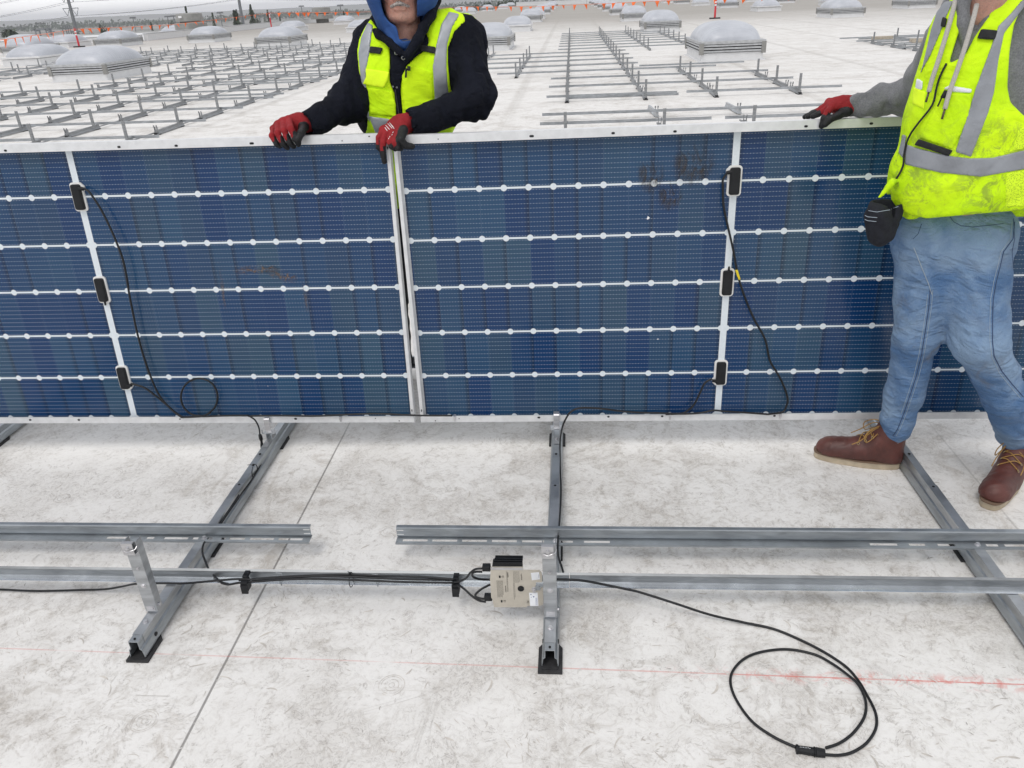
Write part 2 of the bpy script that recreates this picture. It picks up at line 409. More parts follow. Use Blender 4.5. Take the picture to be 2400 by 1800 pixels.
# parapets: separate walls along the far edges
def wall(name, p, q, h, t, mat, label, cat='parapet wall', z0=0.0, cap=True):
    p = Vector((*p, 0)); q = Vector((*q, 0)); L = (q-p).length; a = math.atan2((q-p).y, (q-p).x)
    t_ = thing(name, label, cat, (p.x, p.y, z0), rot=(0, 0, a))
    b = MB(); b.box((0, -t/2, 0), (L, t/2, h)); b.build('wall_face', mat, t_)
    if cap:
        b = MB(); b.box((-.02, -t/2-.03, h), (L+.02, t/2+.03, h+.05)); b.build('coping', LOUV if mat is WPAINT else mat, t_)
    return t_
wall('parapet_wall', (-12.1, 190.5), (3.1, 171.1), .75, .3, WPAINT, 'long low white parapet along the far end of the roof, left stretch')
wall('parapet_wall', (3.2, 170.9), (70, 86), .75, .3, WPAINT, 'white parapet closing the far right edge of the roof')
wall('parapet_wall', (-70, 59.8), (-31.3, 59.8), .38, .3, WPAINT, 'low white parapet beyond the large domes at the left of the roof')
wall('parapet_wall', (-31.2, 60.2), (-31.2, 119), .45, .3, WPAINT, 'white curb running away behind the round grey vent')
# ---------------------------------------------------------------- solar modules
PP, QQ = .0900, .1845
def make_frame(parent):
    hw, H, D = 1.2055, 1.134, .035
    fr = MB()
    # outer walls (depth along y 0..D), long-side flanges 28 mm, short-side flanges 13 mm, all on the rear (camera) face
    fr.box((-hw, 0, H-.0022), (hw, D, H)); fr.box((-hw, 0, 0), (hw, D, .0022))
    fr.box((-hw, 0, .0022), (-hw+.0022, D, H-.0022)); fr.box((hw-.0022, 0, .0022), (hw, D, H-.0022))
    fr.box((-hw+.0022, -.0016, H-.0300), (hw-.0022, 0, H-.001)); fr.box((-hw+.0022, -.0016, .001), (hw-.0022, 0, .0280))
    fr.box((-hw+.001, -.0014, .0285), (-hw+.0135, .0006, H-.0305)); fr.box((hw-.0135, -.0014, .0285), (hw-.001, .0006, H-.0305))
    # inner lips that carry the glass
    fr.box((-hw+.0022, .024, H-.013), (hw-.0022, D-.001, H-.0025)); fr.box((-hw+.0022, .024, .0025), (hw-.0022, D-.001, .013))
    fr.box((-hw+.0022, .0235, .013), (-hw+.019, D-.002, H-.013)); fr.box((hw-.019, .0235, .013), (hw-.0022, D-.002, H-.013))
    fr.box((-hw+.0022, .002, .013), (-hw+.0085, .0235, H-.013)); fr.box((hw-.0085, .002, .013), (hw-.0022, .0235, H-.013))
    return fr.build('frame', ALU, parent)
def hole(parent, x, z, w=.013, h=.0075, mat=None):
    b = MB(); b.prism(rrect(w, h, min(w, h)*.49, 4, x, z), -.0026, -.0018, 'y'); return b.build('frame_hole', mat or BLACKP, parent)
def junction_box(parent, z, cable_side, cable_end):
    b = MB(); b.prism(rrect(.036, .094, .007, 3, 0, z), .009, .0255, 'y'); jb = b.build('junction_box', BLACKP, parent, bevel=.0015)
    b = MB(); b.prism(rrect(.028, .082, .004, 3, 0, z), .0074, .009, 'y'); b.build('box_lid', BLACKP, jb)
    b = MB(); b.prism(rrect(.0500, .107, .012, 5, 0, z), .0195, .0262, 'y')
    if cable_side:
        b.prism(rrect(.024, .026, .010, 4, cable_side*.019, z+cable_end*.033), .0198, .0264, 'y')
    else:
        b.prism(rrect(.014, .016, .006, 4, .004, z+cable_end*.052), .0198, .0264, 'y')
    b.build('silicone_bead', SILI, jb)
    b = MB()
    if cable_side: b.cyl((cable_side*.012, .014, z+cable_end*.033), (cable_side*.031, .013, z+cable_end*.030), .0075, .006)
    else: b.cyl((.002, .016, z+cable_end*.044), (.002, .016, z+cable_end*.062), .004, .0035)
    b.build('cable_gland', BLACKP, jb); return jb
MODS = {}
def module(key, v, label, holes_top, holes_bot, sides):
    x0, y0, z0, yaw, lean, rl = v
    ex = np.array([math.cos(yaw)*math.cos(rl), math.sin(yaw)*math.cos(rl), math.sin(rl)])
    n = np.array([-math.sin(yaw), math.cos(yaw), 0]); ez = np.array([0, 0, 1.])*math.cos(lean)+n*math.sin(lean)
    ez = ez-ex*(ex@ez); ez /= np.linalg.norm(ez); ey = np.cross(ez, ex)
    glass = np.array([x0, y0, z0])            # row-five bar on the glass plane
    org = glass-ez*(.0135+QQ)-ey*.026
    t = thing('solar_module', label, 'solar panel')
    mm = Matrix.Identity(4)
    for i in range(3): mm[i][0], mm[i][1], mm[i][2], mm[i][3] = ex[i], ey[i], ez[i], org[i]
    t.matrix_world = mm
    MODS[key] = (org, ex, ey, ez)
    make_frame(t)
    b = MB(); b.box((-1.2032, .026, .0025), (1.2032, .0315, 1.1315)); b.build('glass_and_cells', CELLS, t)
    for x, w in holes_top: hole(t, x, 1.118, w)
    for x, w in holes_bot: hole(t, x, .0165, w, .006)
    for sx in sides: hole(t, sx*1.198, 1.085, .004, .010); hole(t, sx*1.198, .055, .004, .010)
    return t
def onmod(key, px, py, off=.0):
    """where a line of sight meets the module's plane `off` metres in front of its glass -> local coordinates"""
    org, ex, ey, ez = MODS[key]; p0 = org+ey*(.026-off); d = ray(px, py); c = np.array([0, 0, CAMH])
    t = ((p0-c)@ey)/(d@ey); w = c+d*t-org
    return (float(w@ex), float(w@ey), float(w@ez))
def modworld(key, l):
    org, ex, ey, ez = MODS[key]; return org+ex*l[0]+ey*l[1]+ez*l[2]
HZ = CAMH-1.70
VR = (.5727, 2.7828, .3494+HZ, .0005, .0477, .0033); VL = (-1.8582, 2.7571, .3624+HZ, .0091, .0605, -.0065)
modR = module('R', VR, 'right blue solar panel stood on edge, two open cable runs hanging on its back', [], [], (-1,))
modL = module('L', VL, 'left blue solar panel stood on edge, small cable loop on its back', [], [], (1,))
def holes_px(key, t, lst, top=True):
    for px, py, w in lst:
        l = onmod(key, px, py, .0275); hole(t, l[0], min(max(l[2], .008), 1.126), w, .0075 if w > .008 else .004)
holes_px('R', modR, [(1246, 319, .016), (1437, 312, .012), (1582, 308, .012), (1027, 326, .004), (1889, 296, .012), (2042, 289.5, .012),
                     (1263, 978.5, .012), (1426, 976.5, .010), (1076, 981, .004), (1021, 990, .005), (1552, 975.5, .010), (1815, 974.5, .010)])
holes_px('L', modL, [(13, 353, .011), (279, 344.5, .012), (413, 341.5, .012), (590, 336, .016), (802, 330, .004), (865, 317, .006),
                     (71, 984, .011), (185, 984, .011), (422, 982, .008), (693, 981.5, .012), (880, 980.5, .004), (936, 989, .005)])
junction_box(modR, .936, -1, 1); junction_box(modR, .5645, 0, 1); junction_box(modR, .198, -1, -1)
junction_box(modL, .936, 1, 1); junction_box(modL, .575, 0, -1); junction_box(modL, .198, 1, -1)
def lead(key, parent, name, pts, r=.0040, label=None):
    L = [onmod(key, p[0], p[1], p[2]) for p in pts]
    b = MB(); b.tube(L, r, 8, 6); o = b.build(name, CABLE, parent, smooth=True)
    if label: o['label'] = label
    return o
lead('R', modR, 'cable', [(1704, 406, .014), (1695, 420, .018), (1694, 437, .02), (1696, 483, .022), (1706, 531, .025), (1718, 584, .03), (1730, 647, .03), (1747, 700, .03),
     (1768, 749, .028), (1793, 795, .026), (1804, 844, .025), (1820, 872, .024), (1834, 898, .023), (1846, 933, .022), (1843, 952, .021), (1833, 966, .028), (1800, 971, .04)])
lead('R', modR, 'cable', [(1668, 888, .014), (1652, 898, .02), (1641, 920, .025), (1627, 948, .026), (1612, 962, .028), (1598, 969, .03), (1560, 971, .034)])
lead('R', modR, 'cable', [(1800, 971, .038), (1760, 968, .036), (1700, 964, .036), (1672, 962, .036), (1640, 968, .036), (1598, 970, .036), (1540, 968, .036), (1500, 967, .036), (1450, 963, .036),
     (1420, 959, .036), (1385, 956, .036), (1355, 957, .04), (1335, 968, .05), (1322, 990, .06)])
b = MB(); l0 = [onmod('R', *p) for p in ((1726, 632, .03), (1729.5, 644, .03), (1733, 655, .03))]; b.tube(l0, .0047, 8, 4); b.build('cable_tag', YELLOWP, modR, smooth=True)
lead('L', modL, 'cable', [(196, 441, .014), (208, 449, .02), (220, 465, .024), (236, 490, .028), (255, 527, .03), (271, 563, .032), (287, 605, .032), (297, 650, .032), (303, 690, .03), (312, 735, .028), (322, 782, .026), (342, 852, .024),
     (370, 921, .022), (399, 957, .022), (424, 977, .03)])
lead('L', modL, 'cable', [(307, 899, .014), (322, 903, .018), (344, 912, .02), (386, 945, .02), (410, 966, .022), (430, 979, .034)])
LP = [(424, 978, .036), (470, 976, .034), (492, 968, .03)]
for k in range(0, 15):
    a = math.radians(60-(k*24)); LP.append((467+43*math.cos(a), 931+44*math.sin(a), .018+.001*k))
LP += [(480, 976, .038), (540, 974, .04), (582, 974, .042)]
lead('L', modL, 'cable', LP, label='cable loop resting on the glass')
lead('L', modL, 'cable', [(582, 975, .04), (660, 974, .036), (740, 975, .036), (850, 970, .036), (900, 970, .036), (960, 973, .036), (1000, 974, .036), (1060, 974, .036)])
for key, t, px, py in (('R', modR, 1065, 975), ('R', modR, 1570.5, 970), ('R', modR, 1829.5, 969), ('L', modL, 797, 976)):
    l = onmod(key, px, py, .03); b = MB(); b.box((l[0]-.004, -.010, .016), (l[0]+.004, -.0016, .0275)); b.box((l[0]-.004, -.010, .0275), (l[0]+.004, .012, .0305)); b.box((l[0]-.0035, -.0035, .006), (l[0]+.0035, -.0016, .016)); b.build('cable_clip', GALVB, t)
# ---------------------------------------------------------------- near racking
def base_rail(name, label, X, y0, y1, pads, posts, hooks, skew=0.0):
    """trapezoid channel standing on rubber pads; local origin under its near end"""
    t = thing(name, label, 'racking base rail', (X, y0, 0), 'base rails of the near racking', rot=(0, 0, -skew)); L = y1-y0
    prof = [(-.024, .012), (-.024, .017), (-.020, .040), (-.0145, .044), (-.0145, .071), (.0145, .071), (.0145, .044), (.020, .040), (.024, .017), (.024, .012),
            (.021, .012), (.0185, .037), (.0125, .0425), (.0125, .069), (-.0125, .069), (-.0125, .0425), (-.0185, .037), (-.021, .012)]
    b = MB(); b.prism([(p[0], p[1]) for p in prof], 0, L, 'y'); b.build('rail', GALVD, t, bevel=.0008)
    b = MB()
    b.prism([(-.0155, .0445), (-.0155, .0728), (.0155, .0728), (.0155, .0445), (.0148, .0445), (.0148, .0718), (-.0148, .0718), (-.0148, .0445)], .028, L*.42, 'y')
    b.build('inner_sleeve', GALV, t)
    for s in (-1, 1):
        b = MB(); b.cyl((s*.0205, .075, .030), (s*.0235, .075, .030), .0065); b.build('side_hole', BLACKP, t)
    for yy in (.012, .30, .52, .80, 1.02):
        if yy < L: b = MB(); b.cyl((0, yy, .0712), (0, yy, .0735), .0035 if yy < .1 else .005); b.build('top_hole', BLACKP, t)
    for (a, w) in pads:
        b = MB(); b.prism([(-w/2, a-y0), (w/2, a-y0), (w/2, a-y0+.09), (w/2-.016, a-y0+.112), (-w/2+.016, a-y0+.112), (-w/2, a-y0+.09)], 0, .0085, 'z'); b.box((-.022, a-y0+.008, .0085), (.022, a-y0+.10, .012))
        b.build('rubber_pad', RUBBER, t)
    for py_ in posts:
        b = MB(); o = py_-y0
        w, d, h = .019, .030, .262
        z0 = .076
        # channel open to the back: front face and two folded sides
        b.prism([(-w, o), (w, o), (w, o+d), (w-.0022, o+d), (w-.0022, o+.0022), (-w+.0022, o+.0022), (-w+.0022, o+d), (-w, o+d)], z0, z0+h, 'z')
        p = b.build('post', GALV, t, bevel=.0008)
        b = MB(); b.box((-.013, o-.0012, z0+.004), (.013, o-.0002, z0+.022)); b.box((-.009, o-.004, z0+.012), (.009, o-.0012, z0+.020)); b.build('catch_plate', GALVB, p)
        b = MB(); b.box((-.019, o-.011, z0+h-.040), (.012, o-.0002, z0+h-.0385)); b.box((-.020, o-.0115, z0+h-.0385), (.013, o-.0100, z0+h-.0008)); b.box((-.020, o-.0115, z0+h-.0008), (.013, o-.0002, z0+h+.002)); b.build('top_clip', GALVB, p)
        b = MB(); b.cyl((-.003, o-.0115, z0+h-.014), (-.003, o-.017, z0+h-.014), .0045); b.tube([(-.014, o-.014, z0+h-.022), (-.004, o-.017, z0+h-.025), (.008, o-.016, z0+h-.021), (.018, o-.010, z0+h-.019), (.02, o-.002, z0+h-.014)], .0014, 6, 4); b.build('spring_pin', GALVB, p)
        for zz, rr in ((z0+.10, .006), (z0+.165, .0035)):
            b = MB(); b.cyl((0, o-.0004, zz), (0, o-.0045, zz), rr, n=6); b.cyl((0, o-.0002, zz), (0, o-.0012, zz), rr*1.5); b.build('bolt', GALVB, p)
        b = MB(); b.cyl((.019, o+.014, z0+.018), (.024, o+.014, z0+.018), .006, n=6); b.build('bolt', GALVB, p)
        b = MB(); b.cyl((0, o-.040, .0728), (0, o-.040, .0745), .0085); b.cyl((0, o-.040, .0745), (0, o-.040, .080), .0058, n=6); b.build('bolt', GALVB, t)
    for hy in hooks:
        o = hy-y0; b = MB()
        b.box((-.013, o-.085, .0728), (.013, o-.02, .0745)); b.box((-.013, o-.02, .0728), (-.011, o+.022, .098)); b.box((.011, o-.02, .0728), (.013, o+.022, .098))
        b.box((-.026, o-.018, .0975), (.026, o+.020, .0990)); b.box((-.028, o-.0195, .099), (-.024, o-.016, .118)); b.box((.024, o-.0195, .099), (.028, o-.016, .118))
        b.build('module_hook', GALV, t, bevel=.0006)
        b = MB()
        pr = [(o-.012, .100), (o-.016, .112), (o-.016, .164), (o-.012, .169), (o+.012, .169), (o+.012, .166), (o-.010, .166), (o-.013, .162), (o-.013, .113), (o-.009, .100)]
        b.prism(pr, -.0115, .0115, 'x'); b.build('spring_clip', GALVB, t, bevel=.0008)
        b = MB(); b.cyl((0, o-.050, .0745), (0, o-.050, .079), .006, n=6); b.build('bolt', GALVB, t)
    return t
base_rail('base_rail', 'steel base rail slanting at left with an upright post near its front end', -1.271, 1.572, 3.5, [(1.562, .066), (2.035, .06), (2.745, .06)], [1.690], [2.726])
base_rail('base_rail', 'middle steel base rail whose post carries the beige power box', -.073, 1.572, 3.5, [(1.554, .068), (2.035, .06), (2.765, .068)], [1.694], [2.752])
base_rail('base_rail', 'bare steel base rail at right, passing behind the boots', 1.262, 1.572, 3.5, [(1.562, .066), (2.05, .06), (2.745, .06)], [1.694], [2.752])
base_rail('base_rail', 'steel base rail end just showing at the far left under the panel', -2.565, 1.572, 3.5, [(1.562, .066), (2.05, .06), (2.745, .06)], [1.694], [2.726])
def cross_rail(label, x0, x1, y, slots=(), kind='up', name='cross_rail', z=.0750, notch=()):
    t = thing(name, label, 'racking cross rail', (x0, y, 0), 'long cross rails of the near racking'); L = x1-x0
    b = MB()
    if kind == 'up':     # flange towards the viewer, upright web, little lip at the top
        # solid flange split round its slots
        fy0, fy1 = -.036, .0
        xs = sorted(slots); cur = 0
        for (a, c) in xs:
            b.box((cur, fy0, z), (a, fy1, z+.002)); b.box((a, fy0, z), (c, fy0+.0105, z+.002)); b.box((a, fy1-.0125, z), (c, fy1, z+.002)); cur = c
        b.box((cur, fy0, z), (L, fy1, z+.002))
        b.box((0, fy0, z-.004), (L, fy0+.0015, z))
        b.prism([(0, z), (.0018, z), (.0018, z+.006), (-.0035, z+.010), (-.0035, z+.037), (-.0015, z+.040), (.010, z+.0405), (.010, z+.0425), (-.004, z+.0425), (-.0058, z+.0385), (-.0058, z+.0085), (0, z+.0045)], 0, L, 'x')
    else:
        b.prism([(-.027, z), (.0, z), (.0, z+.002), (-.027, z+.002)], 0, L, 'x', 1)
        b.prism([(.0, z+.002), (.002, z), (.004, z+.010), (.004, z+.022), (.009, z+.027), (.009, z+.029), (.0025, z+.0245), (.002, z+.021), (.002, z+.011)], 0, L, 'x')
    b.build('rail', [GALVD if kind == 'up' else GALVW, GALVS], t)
    for nx in notch:
        bb = MB(); bb.box((nx, -.0062, z+.030), (nx+.022, -.0056, z+.0325)); bb.box((nx, -.0062, z+.014), (nx+.022, -.0056, z+.0165)); bb.build('end_slit', SILI, t)
    return t
def slots_from(x0, lst): return [(a-x0, c-x0) for a, c in lst]
def GX(px, py, z): return float(gz(px, py, z)[0])
xl = -2.75; xe = GX(728, 1262, .078)
sl_ = [GX(250+i, 1260, .078) for i in (0,)]
def zx(x, sc=2.765, x0=0): return GX(x0+x/sc, 1260, .078)
SL = [(zx(690), zx(840)), (zx(950), zx(998)), (zx(1065), zx(1220)), (zx(1250), zx(1290)), (zx(1345), zx(1380)), (zx(1435), zx(1465)), (zx(1490), zx(1590)), (zx(1622), zx(1778)), (zx(1808), zx(1965))]
cross_rail('upper slotted cross rail at left, ending in the middle with a cut end', xl, xe, 2.060, slots_from(xl, SL), notch=(xe-xl-.024,))
def zc(x): return GX(900+x/3.687, 1262, .078)
def zr(x): return GX(1500+x/2.458, 1272, .078)
SR = [(zc(165), zc(380)), (zc(420), zc(635)), (zc(678), zc(892)), (zc(935), zc(1150)), (zc(1195), zc(1385)), (zc(1505), zc(1632)), (zc(1728), zc(1950)),
      (zr(1320), zr(1478)), (zr(1545), zr(1638)), (zr(1708), zr(1810)), (zr(1985), zr(2055)), (zr(2090), zr(2215))]
xs_ = GX(930, 1262, .078)
cross_rail('upper slotted cross rail at right, starting beside the gap', xs_, 2.6, 2.060, slots_from(xs_, SR), notch=(.002,))
cross_rail('lower cross rail carrying the black cable bundle, nearest the camera', -2.75, -.02, 1.846, kind='low')
cross_rail('lower cross rail running right from the power box', -.018, 2.7, 1.848, kind='low', z=.0745)
for nm, x, y in (('a', -1.262, 2.042), ('b', -.066, 2.042), ('c', 1.262, 2.042)):
    b = MB(); b.cyl((x, y, .077), (x, y, .0785), .009); b.cyl((x, y, .0785), (x, y, .0845), .006, n=6)
    o = b.build('hex_bolt', GALVB); tag(o, {'a': 'hex bolt holding the left upper cross rail to its base rail', 'b': 'hex bolt holding the upper cross rail above the power box', 'c': 'hex bolt holding the upper cross rail by the boots'}[nm], 'bolt', 'bolts through the upper cross rails')
# the cross rail glimpsed through the gap between the modules
cross_rail('short view of a cross rail through the gap between the panels', -2.6, 2.2, 3.42, kind='up', z=.078)
# ---------------------------------------------------------------- power box on the middle post
BEIGE = simple('beige_plate', (.50, .465, .40), .45, .25, .05, 40, .05)
INKM = simple('dark_print', (.07, .065, .055), .7); STICK = simple('white_sticker', (.78, .80, .83), .5); INKB = simple('blue_grey_print', (.10, .12, .25), .7)
YB = 1.735
pb = thing('power_box', 'beige power box with black cooling fins bolted to the middle post', 'power electronics', (-.2, YB, .1))
def bx(px, py): p = gy(px, py, YB); return (float(p[0])+.2, float(p[2])-.1)
def q9(x, y): return bx(1100+x/8.848, 1280+y/8.848)   # from the close view
plate = [q9(*p) for p in [(445, 430), (1115, 430), (1120, 492), (1440, 495), (1490, 530), (1510, 600), (1512, 745), (1385, 745), (1370, 870), (1480, 870), (1520, 800), (1535, 1150), (1520, 1215), (1445, 1230), (1205, 1235), (1180, 1262), (515, 1262), (480, 1100), (455, 1060), (430, 700)]]
b = MB(); b.prism(plate, -.0012, .0012, 'y'); b.build('mounting_plate', BEIGE, pb)
c0, c1 = q9(500, 440), q9(1130, 1240)
b = MB(); b.box((c0[0]-.004, .0016, c1[1]+.004), (c1[0], .034, c0[1]+.0045)); b.build('case', BLACKP, pb, bevel=.002)
for k in range(4):
    b = MB(); b.box((c0[0]-.001+.0012*k, .004+.010*k, c0[1]+.0050), (c1[0]+.001, .0085+.010*k, c0[1]+.0125)); b.build('cooling_fin', BLACKP, pb)
for k in range(4):
    b = MB(); b.box((c0[0]+.001, .004+.010*k, c1[1]-.0068), (c1[0]+.004, .0085+.010*k, c1[1]+.0032)); b.build('cooling_fin', BLACKP, pb)
a = q9(440, 432); c = q9(1112, 492); b = MB(); b.box((a[0], -.0026, c[1]+.001), (c[0], -.0014, a[1])); b.build('bright_fold', GALVB, pb)
def disc(parent, name, cxy, r, y0, y1, mat, n=20):
    b = MB(); b.cyl((cxy[0], y0, cxy[1]), (cxy[0], y1, cxy[1]), r, n=n); return b.build(name, mat, parent)
disc(pb, 'round_plug', q9(1070, 870), .0092, -.004, -.0013, BLACKP, 28)
for hx, hz in ((632, 628), (672, 1135)):
    p = q9(hx, hz); b = MB(); b.box((p[0]-.0024, -.0022, p[1]-.004), (p[0]+.0024, -.0013, p[1]+.004)); b.build('port', BLACKP, pb)
for (sx, sy) in ((700, 632), (738, 1137)):
    p = q9(sx, sy); b = MB()
    for k in range(3): b.box((p[0]-.0035+k*.0026, -.0018, p[1]-.0038), (p[0]-.0029+k*.0026, -.0013, p[1]+.0038))
    b.box((p[0]-.0035, -.0018, p[1]+.0034), (p[0]+.003, -.0013, p[1]+.004)); b.build('port_symbol', INKM, pb)
rr_ = random.Random(3)
# three blocks of very small print, turned a quarter, each line a row of word-long dashes
def fineprint(x0, x1, z0, z1, n, w=.0008):
    b = MB()
    for k in range(n):
        X = x0+(x1-x0)*(k+.5)/n; z = z1
        end = z0+(z1-z0)*(.25*rr_.random() if k == n-1 else .04*rr_.random())
        while z > end:
            L = .0012+.0035*rr_.random(); b.box((X-w/2, -.0016, max(z-L, end)), (X+w/2, -.0013, z)); z -= L+.0009
    b.build('fine_print', INKM, pb)
def fp(a, c, n): p = q9(*a); q = q9(*c); fineprint(p[0], q[0], q[1], p[1], n)
fp((560, 705), (720, 1060), 7); fp((760, 520), (815, 940), 2); fp((900, 515), (1050, 760), 6); fp((905, 760), (965, 1110), 2)
def text(parent, body, x, z, size, mat, rot=-90, name='lettering', y=-.0015, bold=False):
    cu = bpy.data.curves.new(name, 'FONT'); cu.body = body; cu.size = size; cu.extrude = .0002; cu.align_x = 'CENTER'; cu.align_y = 'CENTER'
    if bold: cu.offset = size*.02
    tmp = bpy.data.objects.new('tmp', cu); C.objects.link(tmp); dg = bpy.context.evaluated_depsgraph_get()
    me = bpy.data.meshes.new_from_object(tmp.evaluated_get(dg)); bpy.data.objects.remove(tmp)
    me.materials.clear(); me.materials.append(mat)
    o = bpy.data.objects.new(name, me); C.objects.link(o); o.parent = parent; o.location = (x, y, z)
    o.rotation_euler = (math.radians(90), 0, 0)
    me.transform(Matrix.Rotation(math.radians(rot), 4, 'Z'))
    return o
p = q9(1080, 630); text(pb, 'CAUTION', p[0], p[1], .0052, INKM)
p = q9(755, 880); text(pb, 'AVERTISSEMENT', p[0], p[1], .0034, INKM)
p = q9(800, 590); text(pb, 'WARNING', p[0], p[1], .0038, INKM)
p = q9(1213, 1152); text(pb, 'FC', p[0], p[1], .0085, INKM, bold=True)
p = [q9(*k) for k in [(1275, 550), (1445, 532), (1465, 680), (1300, 700)]]
b = MB(); b.prism([p[3], p[2], p[1], p[0]], -.0018, -.0013, 'y'); b.build('sticker', STICK, pb)
b = MB(); q = q9(1438, 610)
for k in range(6): b.box((q[0]-.0004, -.0022, q[1]-.006+.0021*k), (q[0]+.0005, -.0019, q[1]-.0048+.0021*k))
b.build('sticker_print', INKB, pb)
p = [q9(*k) for k in [(1240, 958), (1415, 955), (1435, 1230), (1262, 1232)]]
b = MB(); b.prism([p[3], p[2], p[1], p[0]], -.0018, -.0013, 'y'); b.build('sticker', STICK, pb)
b = MB()
for (u, v, w, h) in ((1335, 1040, .004, .004), (1278, 995, .003, .003), (1283, 1050, .0022, .0026)):
    q = q9(u, v); b.cyl((q[0], -.0022, q[1]), (q[0], -.0018, q[1]), w*.55, n=14)
for X in (1375, 1392, 1405):
    q0 = q9(X, 1060); q1 = q9(X, 1215); z = q0[1]
    while z > q1[1]: L = .001+.002*rr_.random(); b.box((q0[0]-.0003, -.0022, z-L), (q0[0]+.0003, -.0018, z)); z -= L+.0006
b.build('sticker_print', INKB, pb)
q = q9(1345, 885); b = MB(); b.cyl((q[0], -.0026, q[1]), (q[0], -.0013, q[1]), .0082, n=20); b.cyl((q[0], -.0085, q[1]), (q[0], -.0026, q[1]), .0062, n=6); b.cyl((q[0], -.013, q[1]-.001), (q[0], -.0085, q[1]-.001), .0038, n=14); b.build('bolt', GALVB, pb, bevel=.0004)
b = MB(); q = q9(1430, 850)
b.box((q[0]-.008, -.0045, q[1]-.008), (q[0]+.006, -.0016, q[1]+.008)); b.box((q[0]+.004, -.0045, q[1]+.004), (q[0]+.024, -.0016, q[1]+.011)); b.build('post_bracket', GALVD, pb)
for (u, v, nm) in ((345, 500, 0), (385, 1115, 1)):
    q = q9(u, v); b = MB(); b.box((q[0]-.0115, .004, q[1]-.0095), (q[0]+.012, .022, q[1]+.0085)); b.build('cable_boot', BLACKP, pb, bevel=.002)
# the box's four leads
def wpt(px, py, Y): p = gy(px, py, Y); return (float(p[0])+.2, float(p[1])-YB, float(p[2])-.1)
def pc(x, y, Y): return wpt(900+x/3.687, 1180+y/3.687, Y)
for pts in ([pc(850, 562, 1.752), pc(790, 568, 1.752), pc(745, 600, 1.76), pc(710, 645, 1.775), pc(655, 672, 1.79), pc(600, 680, 1.805)],
            [pc(850, 590, 1.752), pc(800, 590, 1.752), pc(765, 605, 1.757), pc(772, 635, 1.765), pc(830, 655, 1.775), pc(920, 658, 1.785)],
            [pc(920, 700, 1.785), pc(850, 735, 1.775), pc(795, 780, 1.765), pc(795, 805, 1.757), pc(830, 820, 1.752), pc(880, 825, 1.752)],
            [pc(880, 850, 1.752), pc(820, 838, 1.755), pc(760, 800, 1.765), pc(700, 745, 1.78), pc(655, 712, 1.795), pc(600, 695, 1.808)]):
    b = MB(); b.tube(pts, .0034, 8, 6); b.build('cable', CABLE, pb, smooth=True)
# ---------------------------------------------------------------- cables and clips on the near racking
def cable(label, pts, r=.0034, group=None, name='cable'):
    b = MB(); b.tube(pts, r, 8, 6); o = b.build(name, CABLE, smooth=True); return tag(o, label, 'cable', group)
def L1(x, y, Y=None, z=None): return tuple(gy(x, y, Y)) if Y is not None else tuple(gz(x, y, z))
YL = 1.812
cable('black cable sagging onto the roof at the left edge below the lower cross rail', [L1(-1500, 1350, z=.006), L1(-900, 1385, z=.006), L1(-400, 1372, z=.006), L1(-60, 1380, z=.006), L1(0, 1381.5, z=.006), L1(87, 1385, z=.006), L1(181, 1383, z=.008), L1(246, 1381, z=.02), L1(289, 1374, z=.045), L1(322, 1368, Y=1.81), L1(383, 1367, Y=YL), L1(434, 1367, Y=YL), L1(506, 1361, Y=YL), L1(557, 1357, Y=YL-.002), L1(615, 1358, Y=YL), L1(723, 1351, Y=YL), L1(830, 1352, Y=YL), L1(930, 1357, Y=YL), L1(1066, 1360, Y=YL)])
cable('thin black cable in the bundle, uppermost along the lower cross rail', [L1(560, 1360, Y=YL), L1(620, 1355, Y=YL+.004), L1(700, 1350, Y=YL+.008), L1(800, 1347, Y=YL+.01), L1(900, 1350, Y=YL+.006), L1(1000, 1353, Y=YL), L1(1066, 1358, Y=YL-.004)])
cable('black cable in the bundle, lowest between the two black clips', [L1(518, 1366, Y=YL), L1(535, 1370, Y=YL-.006), L1(560, 1366, Y=YL-.006), L1(600, 1363, Y=YL-.006), L1(700, 1357, Y=YL-.006), L1(820, 1359, Y=YL-.006), L1(950, 1364, Y=YL-.006), L1(1066, 1366, Y=YL-.006)])
for px, lab in ((571, 'black plastic cable clip at the left end of the bundle'), (1066, 'black plastic cable clip beside the power box')):
    p = gy(px, 1352, 1.806); t = thing('cable_clip', lab, 'cable clip', (float(p[0]), 1.806, .0), 'cable clips on the lower cross rail')
    b = MB(); b.box((-.011, -.012, .066), (.011, .016, .100)); b.build('clip_body', BLACKP, t, bevel=.0015)
    b = MB(); b.box((-.0085, .012, .103), (.0085, .034, .112)); b.box((-.008, .004, .098), (.008, .018, .112)); b.build('clip_jaw', BLACKP, t, bevel=.0015)
    b = MB(); b.box((-.010, -.016, .060), (.010, -.011, .092)); b.build('clip_latch', BLACKP, t)
def zip_tie(label, c, R, tail):
    b = MB(); pts = [(c[0], c[1]+R*math.cos(a), c[2]+R*math.sin(a)*1.1) for a in np.linspace(0, 2*math.pi, 18)]
    b.tube(pts, .0014, 6, 2); b.box((c[0]-.0035, c[1]-.003, c[2]+R*1.05), (c[0]+.0035, c[1]+.004, c[2]+R*1.05+.006)); b.tube([(c[0], c[1], c[2]+R), (c[0]+tail[0]*.5, c[1]+.002, c[2]+R+.004), (c[0]+tail[0], c[1]+tail[1], c[2]+R+tail[2])], .0012, 6, 3)
    o = b.build('zip_tie', BLACKP); return tag(o, label, 'zip tie')
p = gy(820, 1352, 1.815); zip_tie('black zip tie round the cable bundle between the clips', (float(p[0]), 1.822, .094), .021, (-.006, 0, .012))
